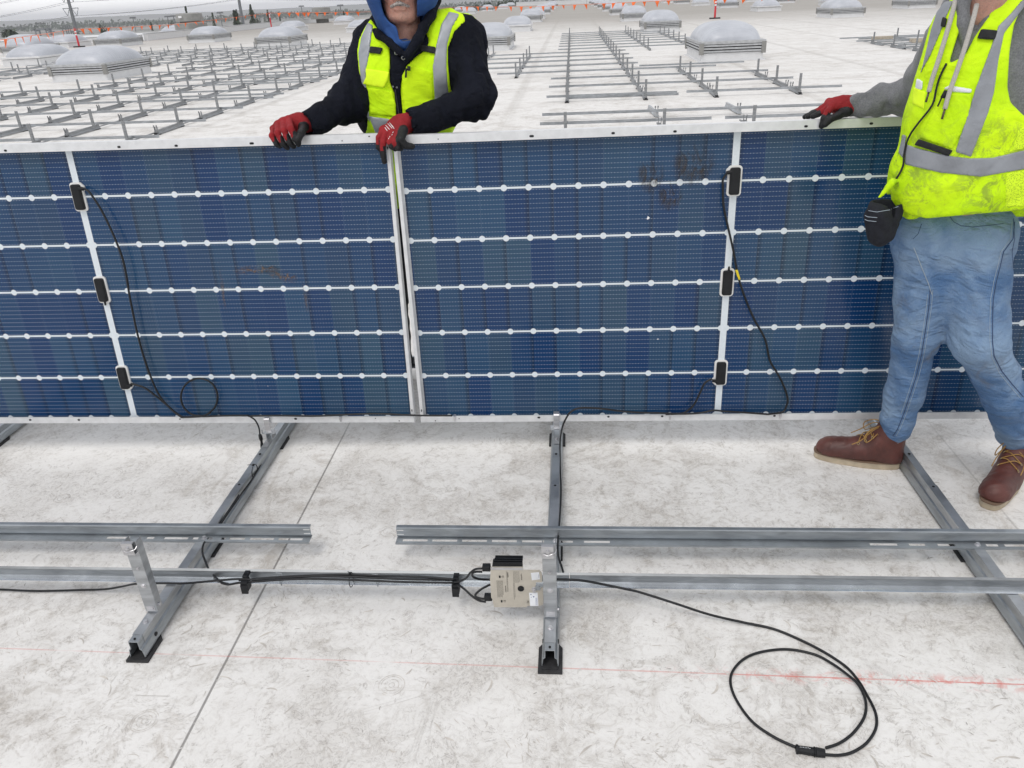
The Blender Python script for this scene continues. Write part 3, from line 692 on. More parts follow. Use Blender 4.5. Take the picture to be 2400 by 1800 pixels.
p = gz(593, 1096, .075); zip_tie('black zip tie round the left base rail above the upper cross rail', (float(p[0])+.004, float(p[1]), .055), .028, (-.024, 0, .004))
for px, lab in ((648+12, 'thin wire clip on the lower cross rail right of the left cable clip'), (884, 'thin wire clip on the lower cross rail left of the right cable clip')):
    p = gy(px, 1345, 1.84); b = MB(); X = float(p[0]); b.tube([(X-.016, 1.836, .106), (X+.004, 1.833, .107), (X+.006, 1.826, .09), (X+.006, 1.812, .076), (X-.012, 1.834, .098)], .0012, 6, 2, smooth=False)
    tag(b.build('wire_clip', GALVD), lab, 'wire clip', 'wire clips on the lower cross rail')
cable('black cable dropping from the left base rail down behind the lower cross rail', [L1(560, 1160, Y=2.28), L1(520, 1220, Y=2.16), L1(486, 1262, Y=2.05), L1(476, 1278, Y=2.0), L1(475, 1297, Y=1.97), L1(481, 1315, Y=1.93), L1(492, 1338, Y=1.87), L1(515, 1362, Y=1.822), L1(535, 1369, Y=1.812)])
t = thing('connector', 'black plug connector hanging where the cable meets the left base rail', 'cable connector')
P1 = [gy(x, y, Y) for x, y, Y in ((584, 975, 2.70), (598, 985, 2.70), (607, 1003, 2.70), (609, 1020, 2.70))]
b = MB(); b.tube(P1, .0032, 8, 5); b.build('cable', CABLE, t, smooth=True)
P2 = [gy(x, y, 2.70-.0*y) for x, y in ((609, 1018), (612, 1030), (614, 1042), (617, 1060))]
b = MB(); b.tube(P2, [.0055, .0078, .0082, .0048, .0052, .0080, .0078, .005], 10, 6); b.build('plug', BLACKP, t, smooth=True)
cable('black cable strapped along the right side of the left base rail', [tuple(gy(617, 1058, 2.70)), tuple(gy(617, 1072, 2.64)), tuple(gy(612, 1087, 2.56)), tuple(gy(602, 1105, 2.50)), tuple(gy(588, 1128, 2.42)), tuple(gy(571, 1150, 2.35)), tuple(gy(554, 1175, 2.26)), tuple(gy(531, 1208, 2.17)), tuple(gy(517, 1228, 2.11)), tuple(gy(500, 1246, 2.07))])
cable('black cable running down the right side of the middle base rail', [tuple(gy(1324, 985, 2.72)), tuple(gy(1317, 1005, 2.72)), tuple(gy(1313, 1035, 2.68)), tuple(gy(1313, 1090, 2.52)), tuple(gy(1315, 1150, 2.36)), tuple(gy(1313, 1200, 2.22)), tuple(gy(1310, 1240, 2.10)), tuple(gy(1307, 1280, 1.99)), tuple(gy(1309, 1305, 1.95)), tuple(gy(1317, 1330, 1.90)), tuple(gy(1322, 1350, 1.86))])
t = thing('extension_cable', 'black cable coiled in an open loop on the roof at bottom right', 'cable')
c9 = lambda x, y: (900+x/3.687, 1180+y/3.687)
c5 = lambda x, y: (1500+x/2.458, 1180+y/2.458)
pts = [gy(*c9(1495, 655), 1.822), gy(*c9(1700, 665), 1.815), gz(*c9(1900, 700), .085), gz(*c9(2100, 742), .075), gz(*c5(0, 512), .066), gz(*c5(200, 575), .045), gz(*c5(400, 640), .022), gz(*c5(600, 686), .008)]
pts += [gz(*c5(x, y), .0045) for x, y in ((760, 720), (900, 775), (1050, 850), (1180, 935))]
pts += [gz(*c5(x, y), .0045) for x, y in ((1250, 1010), (1300, 1090), (1355, 1200), (1360, 1290), (1310, 1375), (1230, 1430), (1150, 1450), (1065, 1447))]
b = MB(); b.tube(pts, .0037, 10, 8); b.build('cable', CABLE, t, smooth=True)
pts = [gz(*c5(x, y), .0045) for x, y in ((900, 1405), (780, 1350), (650, 1260), (560, 1140), (522, 1040), (535, 965), (600, 895), (700, 855), (850, 840), (1000, 868))]+[gz(*c5(x, y), z) for x, y, z in ((1100, 918, .006), (1200, 990, .010), (1262, 1050, .012), (1300, 1140, .009), (1292, 1230, .0045), (1230, 1320, .0045), (1150, 1380, .0045), (1070, 1408, .0055))]
b = MB(); b.tube(pts, .0037, 10, 8); b.build('cable', CABLE, t, smooth=True)
a = Vector(gz(*c5(898, 1415), .008)); c = Vector(gz(*c5(1065, 1440), .008))
def lr(s): return a.lerp(c, s)
cn = MB(); cn.cyl(lr(0), lr(.08), .0115, .0115, 14); cn.cyl(lr(.08), lr(.62), .0095, .0105, 14); cn.cyl(lr(.62), lr(.66), .0125, .0125, 14); cn.cyl(lr(.68), lr(1.0), .0118, .0105, 10); cn.build('plug', BLACKP, t, smooth=False, bevel=.0008)
b = MB(); dd_ = (c-a).normalized()
for k in range(7):
    s0 = .12+.055*k; q = lr(s0)+Vector((0, 0, .0103)); q2 = lr(s0+.03)+Vector((0, 0, .0105)); b.cyl(q+Vector((0, -.0006, 0)), q2+Vector((0, .0008*(k % 3-1), 0)), .0006, n=5)
b.build('moulded_marks', STICK, t)

# dirt on the glass: flecks, a brown scrape on the left module and a smear on the right one
def mat_smear(name, col, scale, lo, hi, k):
    M = Mat(name); M.set('Base Color', col); M.set('Roughness', .9); n = M.noise(scale, 6, .7, 1.4, vec=M.mapping(sc=(1, 1, .5))); x, y, z = M.xyz()
    r = ((x*x)+(z*z)).sqrt(); M.set('Alpha', (n.ramp(lo, hi)*k*r.ramp(1.0, .45)).clamp()); return M.m
def smear(key, parent, px, py, w, h, mat, name='mud_smear', rot=0.0):
    l = onmod(key, px, py, .0012); b = MB(); b.box((-1, -.00015, -1), (1, .00015, 1)); o = b.build(name, mat, parent); o.location = l; o.scale = (w, 1, h); o.rotation_euler = (0, rot, 0); return o
SM1 = mat_smear('thin_brown_dust_film', (.085, .07, .06), 2.0, .42, .68, .42); SM2 = mat_smear('rusty_scrape_dust', (.24, .16, .10), 5.0, .48, .64, .55)
smear('R', modR, 1625, 385, .085, .085, SM1); smear('R', modR, 1525, 410, .055, .075, SM1); smear('R', modR, 1570, 460, .05, .06, SM1)
smear('L', modL, 598, 632, .10, .022, SM2, rot=-.06); smear('L', modL, 660, 645, .07, .03, SM2, rot=.3); smear('L', modL, 522, 680, .008, .11, SM2, rot=.06); smear('L', modL, 716, 700, .008, .08, SM2)
for (px, py, s) in ((1519, 511, .0065), (1542, 795, .003), (1453, 318, .002), (628, 905, .0015)):
    l = onmod('R' if px > 900 else 'L', px, py, .0010); b = MB(); pts = [(l[0]+s*math.cos(a)*rr, l[2]+s*math.sin(a)*rr*1.1) for a, rr in zip(np.linspace(0, 5.3, 7), (1, .7, 1.1, .5, .95, .8, .6))]
    b.prism(pts, l[1]-.0004, l[1]+.0004, 'y'); b.build('dirt_fleck', STICK, modR if px > 900 else modL)
# ---------------------------------------------------------------- far racking: one foot built once, then copied
def make_foot(full=True, front=False):
    t = thing('rack_foot', 'x', 'rack foot')
    b = MB(); y0 = -.06 if front else -.82
    prof = [(-.030, .012), (-.016, .045), (-.016, .075), (.016, .075), (.016, .045), (.030, .012)]
    b.prism(prof, y0, .16 if not front else .62, 'y'); b.build('base_rail', GALVF, t)
    b = MB(); w, d = .019, .030
    b.prism([(-w, 0), (w, 0), (w, d), (w-.003, d), (w-.003, .003), (-w+.003, .003), (-w+.003, d), (-w, d)], .076, .335, 'z'); b.build('post', GALVF, t)
    b = MB(); b.box((-.013, .16 if not front else .62, .03), (.013, .86, .045)); b.build('link_strip', GALVF, t)
    if full:
        hy = (-.80 if not front else .52); b = MB()
        b.box((-.02, hy, .075), (-.016, hy+.05, .125)); b.box((.016, hy, .075), (.02, hy+.05, .125)); b.box((-.030, hy+.01, .122), (-.012, hy+.018, .150)); b.box((.012, hy+.01, .122), (.030, hy+.018, .150)); b.box((-.02, hy, .072), (.02, hy+.05, .0765)); b.box((-.031, hy+.009, .118), (-.016, hy+.019, .124)); b.box((.016, hy+.009, .118), (.031, hy+.019, .124)); b.build('module_hook', GALVF, t)
        b = MB(); b.box((-.038, y0-.012, 0), (.038, y0+.11, .012)); b.box((-.038, .02, 0), (.038, .14, .0119)); b.box((-.024, y0-.004, .012), (.024, y0+.05, .04)); b.build('rubber_pad', RUBBER, t)
    return t
FOOT = {}
def foot(x, y, label, group, front=False, skew=0):
    full = y < 24; k = (full, front)
    if k not in FOOT: FOOT[k] = o = make_foot(full, front)
    else: o = copy_tree(FOOT[k])
    o.location = (x, y, 0); o.rotation_euler = (0, 0, skew); o['label'] = label; o['group'] = group; return o
RAILM = {}
def far_rail(x0, x1, y, label, group, skew=0.0, z=.078, bright=False):
    t = MB(); L = x1-x0
    t.prism([(0, z+.003), (0, z+.030), (-.003, z+.030), (-.003, z+.003)], 0, L, 'x'); t.prism([(-.034, z), (0, z), (0, z+.003), (-.034, z+.003)], 0, L, 'x', 1); t.prism([(-.005, z+.030), (.011, z+.030), (.011, z+.036), (-.005, z+.036)], 0, L, 'x', 1)
    o = t.build('cross_rail', GALVB if bright else GALV); o.location = (x0, y, 0); o.rotation_euler = (0, 0, skew); return tag(o, label, 'racking cross rail', group)
# left field
colsL = [-6.47, -7.95, -9.32, -10.85, -12.22, -13.75, -15.1, -16.6, -18.05, -19.5, -20.9]
sk = -.055
for k in range(18):
    Y0 = 11.24+1.62*k; xs_in = []
    for c, X in enumerate(colsL):
        Y = Y0+sk*(X+6.47)+.03*math.sin(c*3.7+k)
        if -16.9 < X < -12.9 and 20.9 < Y < 29.2: continue
        if X < -16.9 and 21.5 < Y < 24.5: continue
        if k == 0 and X < -10: continue
        if X < -8.6-1.05*(k+1)*1.4: continue
        if k >= 15 and X > -8: continue
        xs_in.append(X)
        foot(X, Y, 'grey rack foot with upright post, %s row beyond the left panel, %s from the right' % (ordn(k), ordn(c)), 'rack feet of the left field', skew=.02)
    if not xs_in: continue
    # rails, broken round the skylight
    runs = []; cur = [xs_in[0]]
    for X in xs_in[1:]:
        if cur[-1]-X > 2.2: runs.append(cur); cur = [X]
        else: cur.append(X)
    runs.append(cur)
    for r_i, r in enumerate(runs):
        xa, xb = r[-1]-.62, r[0]+.47; ya = Y0+sk*(xa+6.47)+.10
        far_rail(xa, xb, ya, 'grey cross rail tying the %s row of the left field%s' % (ordn(k), '' if r_i == 0 else ', part left of the dome'), 'cross rails of the left field', skew=math.atan(sk))
        if k in (3, 5, 6, 9): far_rail(xb-3.2, xb+.0, Y0+sk*(xb-3.2+6.47)+.72, 'thinner loose rail lying behind the %s row of the left field%s' % (ordn(k), '' if r_i == 0 else ', left of the dome'), 'cross rails of the left field', skew=math.atan(sk), z=.08)
# centre field
cc = {-2.57: (7, 8), -1.30: (3, 7), -.09: (0, 15), 1.27: (0, 15), 2.47: (0, 15), 3.86: (0, 15)}
names = {-2.57: 'outer left', -1.30: 'left', -.09: 'long left', 1.27: 'middle', 2.47: 'right', 3.86: 'outer right'}
for k in range(16):
    Y = 14.30+1.655*k
    for X, (a, c) in cc.items():
        if not a <= k <= c: continue
        if X > 1.5 and 3 < k < 8: continue
        if X > 3 and k == 3: continue
        foot(X, Y, 'grey rack foot in the centre field, %s column, %s row back' % (names[X], ordn(k)), 'rack feet of the centre field', front=(k == 0 or (X == -1.30 and k == 3)))
    if k < 3: x0, x1 = -.45, (4.30, 4.2, 4.1)[k]
    elif k == 3: x0, x1 = -1.75, 3.3
    elif k < 8: x0, x1 = -3.0, 1.65
    else: x0, x1 = -.45, 4.3
    if k == 0:
        far_rail(-.45, 1.82, Y+.14, 'grey cross rail of the nearest centre row, left half', 'cross rails of the centre field')
        far_rail(1.98, 4.6, Y+.14, 'grey cross rail of the nearest centre row, right half', 'cross rails of the centre field')
    else: far_rail(x0, x1, Y+.14, 'grey cross rail across the %s row of the centre field' % ordn(k), 'cross rails of the centre field')
far_rail(1.6, 4.05, 14.3+1.655*3+.75, 'thin loose rail lying across the fourth centre row below the big dome', 'cross rails of the centre field', z=.085)
far_rail(-.1, 1.9, 14.3+.55, 'loose rail lying on the roof just behind the nearest centre row', 'cross rails of the centre field', z=.004)
# the array just behind the modules
for X, w in ((-.09, 'left'), (1.18, 'middle'), (2.31, 'right')):
    foot(X, 10.5, 'grey rack foot just above the panel edge, %s of three' % w, 'rack feet behind the panels', front=True)
for X, w in ((1.25, 'left'), (2.45, 'right')):
    t = thing('short_rail', 'short rail with a hook just behind the panel edge, %s of two' % w, 'rack foot', (X, 12.24, 0), 'short hook rails behind the panels', rot=(0, 0, .05))
    b = MB(); b.prism([(-.030, .012), (-.016, .045), (-.016, .075), (.016, .075), (.016, .045), (.030, .012)], -.12, .75, 'y'); b.build('base_rail', GALV, t)
    b = MB(); b.box((-.02, -.05, .075), (-.016, 0, .13)); b.box((.016, -.05, .075), (.02, 0, .13)); b.box((-.030, -.03, .128), (-.010, -.02, .155)); b.box((.010, -.03, .128), (.030, -.02, .155)); b.box((-.02, -.05, .072), (.02, 0, .0765)); b.build('module_hook', GALVF, t)
far_rail(-.45, 4.4, 12.17, 'long cross rail just behind the panels, upper of the two', 'cross rails behind the panels')
far_rail(-.45, 1.9, 11.24, 'cross rail just showing above the panel edge, left half', 'cross rails behind the panels'); far_rail(2.08, 4.6, 11.24, 'cross rail just showing above the panel edge, right half', 'cross rails behind the panels')
# far right field with ballast blocks
for k, Y in enumerate((20.9, 22.35, 23.9, 25.5, 27.1)):
    for c, X in enumerate((8.85, 10.1, 11.4, 12.7)):
        if k == 4 and c == 0: continue
        foot(X, Y, 'rack foot of the far right group, %s row, %s from its left end' % (ordn(k), ordn(c)), 'rack feet of the far right group')
    far_rail(8.4, 13.3, Y+.14, 'cross rail of the far right group, %s row' % ordn(k), 'cross rails of the far right group')
    far_rail(8.75, 13.3, Y-.55, 'second cross rail of the far right group, %s row' % ordn(k), 'cross rails of the far right group')
for k, (X, Y) in enumerate(((10.75, 21.25), (10.35, 22.75), (9.65, 24.3), (9.2, 26.0))):
    b = MB(); b.box((-.28, -.10, 0), (.28, .10, .10)); o = b.build('ballast_block', BLOCK, bevel=.006); o.location = (X, Y-.18, .09)
    tag(o, 'tan ballast block resting between far right rails, %s from the front' % ordn(k), 'ballast block', 'ballast blocks in the far right group')
b = MB(); b.tube([(11.9, 26.6, .1), (12.0, 26.6, .32), (12.25, 26.62, .42), (12.5, 26.6, .33), (12.6, 26.6, .1)], .012, 8, 6); tag(b.build('cable', CABLE, smooth=True), 'dark cable loop arching over the far right rack group', 'cable')
# ---------------------------------------------------------------- skylights
def make_sky(w, d, louv):
    t = thing('skylight', 'x', 'skylight')
    zc = .20 if louv else .26; zt = .46 if louv else .33
    b = MB(); b.prism([(-w/2-.06, -d/2-.06), (w/2+.06, -d/2-.06), (w/2+.06, d/2+.06), (-w/2-.06, d/2+.06)], 0, .02, 'z'); b.box((-w/2, -d/2, .02), (w/2, d/2, zc)); b.build('curb', WPAINT, t)
    if louv:
        b = MB(); b.box((-w/2+.03, -d/2+.03, zc), (w/2-.03, d/2-.03, zt-.06)); b.build('vent_core', DARKGAP, t)
        for k in range(3):
            z = zc+.015+.068*k; b = MB()
            for (lo, hi) in (((-w/2-.015, -d/2-.035, z), (w/2+.015, -d/2+.02, z+.042)), ((-w/2-.015, d/2-.02, z), (w/2+.015, d/2+.035, z+.042)),
                             ((-w/2-.035, -d/2-.012, z), (-w/2+.02, d/2+.012, z+.041)), ((w/2-.02, -d/2-.012, z), (w/2+.035, d/2+.012, z+.041))): b.box(lo, hi)
            b.build('louvre', LOUV, t)
        for sx in (-1, 1):
            for sy in (-1, 1):
                b = MB(); b.box((sx*w/2-.055, sy*d/2-.055, zc-.03), (sx*w/2+.055, sy*d/2+.055, zt-.02)); b.build('corner_post', PALEG, t)
    b = MB(); b.box((-w/2-.045, -d/2-.045, zt-.055), (w/2+.045, d/2+.045, zt+.02)); b.build('dome_frame', LOUV if louv else WPAINT, t, bevel=.006)
    # dome: rounded-square to apex, gently ridged across
    b = MB(); nr, nu = 12, 48
    for j in range(nr+1):
        q = j/nr; rad = math.cos(q*math.pi/2)**.64 if j < nr else 0; hz = zt+.02+.42*math.sin(q*math.pi/2)
        for i in range(nu):
            a = 2*math.pi*i/nu; e = .36+.55*q
            cx_ = math.copysign(abs(math.cos(a))**e, math.cos(a)); sy_ = math.copysign(abs(math.sin(a))**e, math.sin(a))
            b.v.append((cx_*w/2*rad*1.0, sy_*d/2*rad*1.0, hz))
    for j in range(nr):
        for i in range(nu):
            b.f.append((j*nu+i, j*nu+(i+1) % nu, (j+1)*nu+(i+1) % nu, (j+1)*nu+i)); b.m.append(0)
    b.build('dome', DOME, t, smooth=True); return t
SKY = {}
def skylight(x0, x1, yf, louv, label, d=2.7, group='domed skylights on the roof'):
    k = (louv, round(x1-x0, 1), d)
    if k not in SKY: SKY[k] = o = make_sky(x1-x0, d, louv)
    else: o = copy_tree(SKY[k])
    o.location = ((x0+x1)/2, yf+d/2, 0); o['label'] = label; o['group'] = group; return o
for k in range(9):
    skylight(3.28, 4.82, 21.6+16.72*k, True, ['large louvred dome skylight at right, nearest of the long right-hand row', 'louvred dome skylight second in the row behind the big right one'][k] if k < 2 else 'louvred dome skylight, %s going back in the row right of centre' % ordn(k))
for k, lv in enumerate((True, False, True, False, True, True, False, True)):
    skylight(-3.75, -2.25, (30.0, 46.2, 62.3, 71, 88, 104.6, 121, 137)[k], lv, ['louvred dome skylight next to the man\'s left shoulder', 'plain dome skylight right behind the one at the man\'s shoulder'][k] if k < 2 else 'dome skylight, %s going back in the row left of centre' % ordn(k))
for k, (yf, lv) in enumerate(((45.8, True), (63.6, False), (79.9, True), (96, False), (112.7, True), (129, False))):
    skylight(13.55, 15.2, yf, lv, 'dome skylight in the row behind the red post, %s going back' % ordn(k))
for k, (yf, lv) in enumerate(((55, True), (72, False), (89, True), (105, False))):
    skylight(20.9, 22.5, yf, lv, 'dome skylight at the upper right edge row, %s going back' % ordn(k))
for k, (yf, lv) in enumerate(((23.7, True), (40.5, True), (57.5, False), (74, False), (91, False))):
    skylight(-15.45, -13.75, yf, lv, ['large louvred dome skylight at left among the racks', 'louvred dome skylight left of the man, second behind the large one'][k] if k < 2 else 'dome skylight left of the man, %s in its row' % ordn(k))
for k, (yf, lv) in enumerate(((33.4, False), (51, True), (67.5, False), (84, False))):
    skylight(-23.75, -22.1, yf, lv, ['low white dome skylight behind the large louvred one at left', 'louvred dome skylight just right of the round grey vent'][k] if k < 2 else 'dome skylight far left row, %s going back' % ordn(k))
for k, (x, yf, lv) in enumerate(((-31.6, 38.2, False), (-31.5, 44.5, True), (-29.6, 50.6, True), (-34.5, 53, False), (-38.5, 47, False))):
    skylight(x, x+1.7, yf, lv, ['white dome skylight at the far left edge', 'louvred dome beside the left red post, lower one', 'louvred dome with a dark vent slot right of the left red post', 'dome far left behind the red post', 'dome at the left edge near the low parapet'][k])
for k, (x, yf) in enumerate(((-16.6, 121), (-14.4, 113), (-13.7, 131), (-12.6, 148), (-12.4, 163), (-19.5, 108))):
    skylight(x, x+1.6, yf, k % 2 == 0, 'small distant dome skylight above the man\'s shoulder, %s of the cluster' % ordn(k))
for k, (x, yf) in enumerate(((-38.4, 78), (-36.0, 72), (-44, 62.5))):
    skylight(x, x+1.8, yf, False, 'white dome on the neighbouring roof, %s from the right' % ordn(k))
for k, (x, yf) in enumerate(((30.5, 60), (31, 77), (31, 94))):
    skylight(x, x+1.6, yf, k == 1, 'dome skylight out beyond the frame at right, %s going back' % ordn(k))
# ---------------------------------------------------------------- round vents
def vent(label, x, y, s, z0=0.0, lower=True):
    t = thing('roof_vent', label, 'roof vent', (x, y, z0))
    b = MB(); b.cyl((0, 0, 0), (0, 0, .38*s), .62*s, n=32); b.build('stack', CONCR, t)
    b = MB(); b.cyl((0, 0, .36*s), (0, 0, .74*s), 1.12*s, n=40); b.cyl((0, 0, .74*s), (0, 0, .80*s), 1.12*s, 1.0*s, n=40); b.build('lower_drum', PALEG, t)
    b = MB(); b.cyl((0, 0, .80*s), (0, 0, .90*s), .70*s, n=32); b.build('neck', CONCR, t)
    b = MB(); b.cyl((0, 0, .88*s), (0, 0, 1.36*s), .94*s, .90*s, n=40); b.cyl((0, 0, 1.36*s), (0, 0, 1.42*s), .90*s, .6*s, n=40); b.build('upper_drum', PALEG, t)
    return t
vent('tall round grey roof vent of two drums, left', -33.0, 72, 1.20)
vent('smaller round grey roof vent behind, right of the second red post', -29.0, 98, 1.16)
o = bpy.data.objects
b = MB(); b.box((-.14, -.02, -.08), (.14, .02, .08)); q = b.build('small_sign', WHITEP); q.location = (-33.3, 70.86, 1.42); tag(q, 'small white plate on the upper drum of the round vent', 'sign plate')
# ---------------------------------------------------------------- red posts and pennant lines
def red_post(x, y, h, label):
    t = thing('warning_post', label, 'warning post', (x, y, 0), 'red posts holding the pennant lines')
    b = MB(); b.prism(rrect(.62, .42, .05), 0, .07, 'z'); b.build('rubber_base', RUBBER, t)
    b = MB(); b.cyl((0, 0, .07), (0, 0, h), .062, .055, 16); b.build('tube', REDP, t, smooth=False)
    for k in range(2): b = MB(); b.cyl((0, 0, h-.34+.16*k), (0, 0, h-.25+.16*k), .064, .0635, 16); b.build('reflective_band', WHITEP, t)
    b = MB(); b.tube([(-.04, 0, h), (-.04, 0, h+.07), (0, 0, h+.10), (.04, 0, h+.07), (.04, 0, h)], .012, 8, 4); b.build('handle_loop', REDP, t); return t
red_post(-32.1, 53.0, 1.05, 'red post with white bands above the large left dome')
red_post(-28.75, 80.0, 1.33, 'red post with white bands right of the trees')
red_post(8.72, 52.9, 1.05, 'red post on a black base standing behind the big right dome')
def pennants(label, pts, px_list, z=None, size=.29):
    """one cord from post to post; a triangle hangs wherever the photograph shows one"""
    t = thing('pennant_line', label, 'pennant line', tuple(pts[0]), 'orange pennant lines')
    o = Vector(pts[0]); b = MB(); b.tube([Vector(p)-o for p in pts], .010, 5, 1, smooth=False); b.build('cord', ORANGE, t)
    P = [Vector(p) for p in pts]; rs = random.Random(len(px_list))
    for px in px_list:
        # find the point on the cord lying in that direction
        best = None
        for i in range(len(P)-1):
            for s in np.linspace(0, 1, 60):
                q = P[i].lerp(P[i+1], s); d = np.array(q)-np.array([0, 0, CAMH]); xx = 1200+FPX*(d@AR)/(d@AW)
                if best is None or abs(xx-px) < best[0]: best = (abs(xx-px), q, (P[i+1]-P[i]).normalized())
        q, d = best[1]-o, best[2]; w = size*(.85+.3*rs.random()); lean = Vector((rs.uniform(-.10, .10), rs.uniform(-.14, .14), 0)); h = w*rs.uniform(.85, 1.1)
        nrm = Vector((-d.y, d.x, 0))*.006
        a, c, e = q-d*w/2, q+d*w/2, q+Vector((0, 0, -h))+lean
        mid = (a+c+e)/3+nrm*rs.uniform(-5, 5)
        b = MB(); b.add([a+nrm, c+nrm, e+nrm, mid+nrm, a-nrm, c-nrm, e-nrm, mid-nrm], [(0, 3, 1), (1, 3, 2), (2, 3, 0), (5, 7, 4), (6, 7, 5), (4, 7, 6), (0, 1, 5, 4), (1, 2, 6, 5), (2, 0, 4, 6)])
        b.build('pennant', ORANGE, t)
    return t
pennants('orange pennant line from the left edge of the picture to the first red post', [(-20.0, 24, .98), tuple(gy(13, 92, 31)), tuple(gy(108, 79, 40)), (-32.1, 53.0, 1.07)], [13.6, 34, 52, 73, 88, 110, 125, 146, 172])
pennants('orange pennant line between the two left red posts, passing before the round vent', [(-32.1, 53.0, 1.07), tuple(gy(282, 64, 57)), tuple(gy(398, 58, 63)), tuple(gy(506, 46, 70)), (-28.75, 80.0, 1.36)],
         [192, 210, 232, 255, 282, 312, 332, 352, 374, 395, 416, 435, 457, 476, 506, 530, 553, 575, 598, 625])
pennants('orange pennant line running behind the man to the open roof', [(-28.75, 80.0, 1.36), tuple(gy(853, 28, 84)), tuple(gy(1095, 16, 72)), tuple(gy(1250, 15.5, 66)), tuple(gy(1380, 10, 61)), (8.72, 52.9, 1.12)],
         [653, 678, 698, 712, 724, 742, 761, 788, 812, 838, 1080, 1095, 1120, 1142, 1163, 1196, 1222, 1245, 1273, 1296, 1320, 1348, 1372, 1415, 1440, 1462, 1487, 1510, 1540, 1568], size=.34)
pennants('orange pennant line rising right from the red post on the black base', [(8.72, 52.9, 1.12), (14.5, 50.5, 1.15), (24, 46, 1.2)], [1615, 1640, 1670, 1700, 1745, 1790, 1850], size=.34)
# ---------------------------------------------------------------- far surroundings
def tree(label, x, y, h, r, kind='round', mat=LEAF, seed=0, cat='tree', trunk=.35):
    rs = np.random.RandomState(seed); t = thing({'palm': 'palm_tree', 'conifer': 'conifer_tree'}.get(kind, 'broadleaf_tree'), label, cat, (x, y, -10))
    b = MB(); b.tube([(0, 0, 0), (.1*r, 0, h*trunk), (0, .1*r, h*.75)], [h*.022, h*.016, h*.006], 7, 4)
    for k in range(5):
        a = rs.rand()*6.28; z = h*(trunk+.1*k); b.tube([(0, 0, z), (math.cos(a)*r*.4, math.sin(a)*r*.4, z+h*.1)], [h*.008, h*.003], 5, 1, smooth=False)
    b.build('trunk', BARK, t)
    b = MB()
    if kind == 'palm':
        for k in range(46):
            a = rs.rand()*6.28; el = rs.uniform(-.9, 1.1); L = r*rs.uniform(.8, 1.1); p = Vector((0, 0, h*.95))
            pts = []
            for s in np.linspace(0, 1, 6): pts.append(p+Vector((math.cos(a)*L*s, math.sin(a)*L*s, L*(s*math.sin(el)-.75*s*s))))
            for i in range(5):
                w = .12*r*(1-abs(i-2)/4); n = Vector((-math.sin(a), math.cos(a), .3))*w; b.add([pts[i]-n, pts[i]+n, pts[i+1]+n*.8, pts[i+1]-n*.8], [(0, 1, 2, 3)])
    else:
        N = 1500 if h > 9 else 800
        cl = [(rs.randn(3)*np.array([.42, .42, .3]), rs.uniform(.25, .5)) for _ in range(14)]
        for k in range(N):
            if kind == 'conifer':
                r_ = r
                q = rs.rand(); zz = h*(trunk*.6+(1-trunk*.6)*q); rr = r*1.35*(1-q)**.8*(.55+.45*math.sin(q*26+seed))*(rs.rand()**.5)+.1; a = rs.rand()*6.28
                c = Vector((math.cos(a)*rr, math.sin(a)*rr, zz-rr*.15))
            else:
                o_, s_ = cl[rs.randint(14)]; v = rs.randn(3); v /= np.linalg.norm(v); v = o_+v*s_*(rs.rand()**.33); c = Vector((v[0]*r, v[1]*r, h*(trunk+(1-trunk)*.5)+v[2]*h*(1-trunk)*.55))
            s = r*rs.uniform(.045, .10)*(1.9 if kind == 'conifer' else 1); u = Vector(rs.randn(3)).normalized(); w = u.orthogonal().normalized(); u2 = u.cross(w)
            b.add([c-w*s-u2*s*.5, c+w*s*.8-u2*s*.6, c+w*s*.5+u2*s*.7, c-w*s*.6+u2*s*.6], [(0, 1, 2, 3)])
    b.build('crown', mat, t); return t
def at(px, py, Y, h=None):
    p = gy(px, py, Y); return float(p[0]), Y, float(p[2])
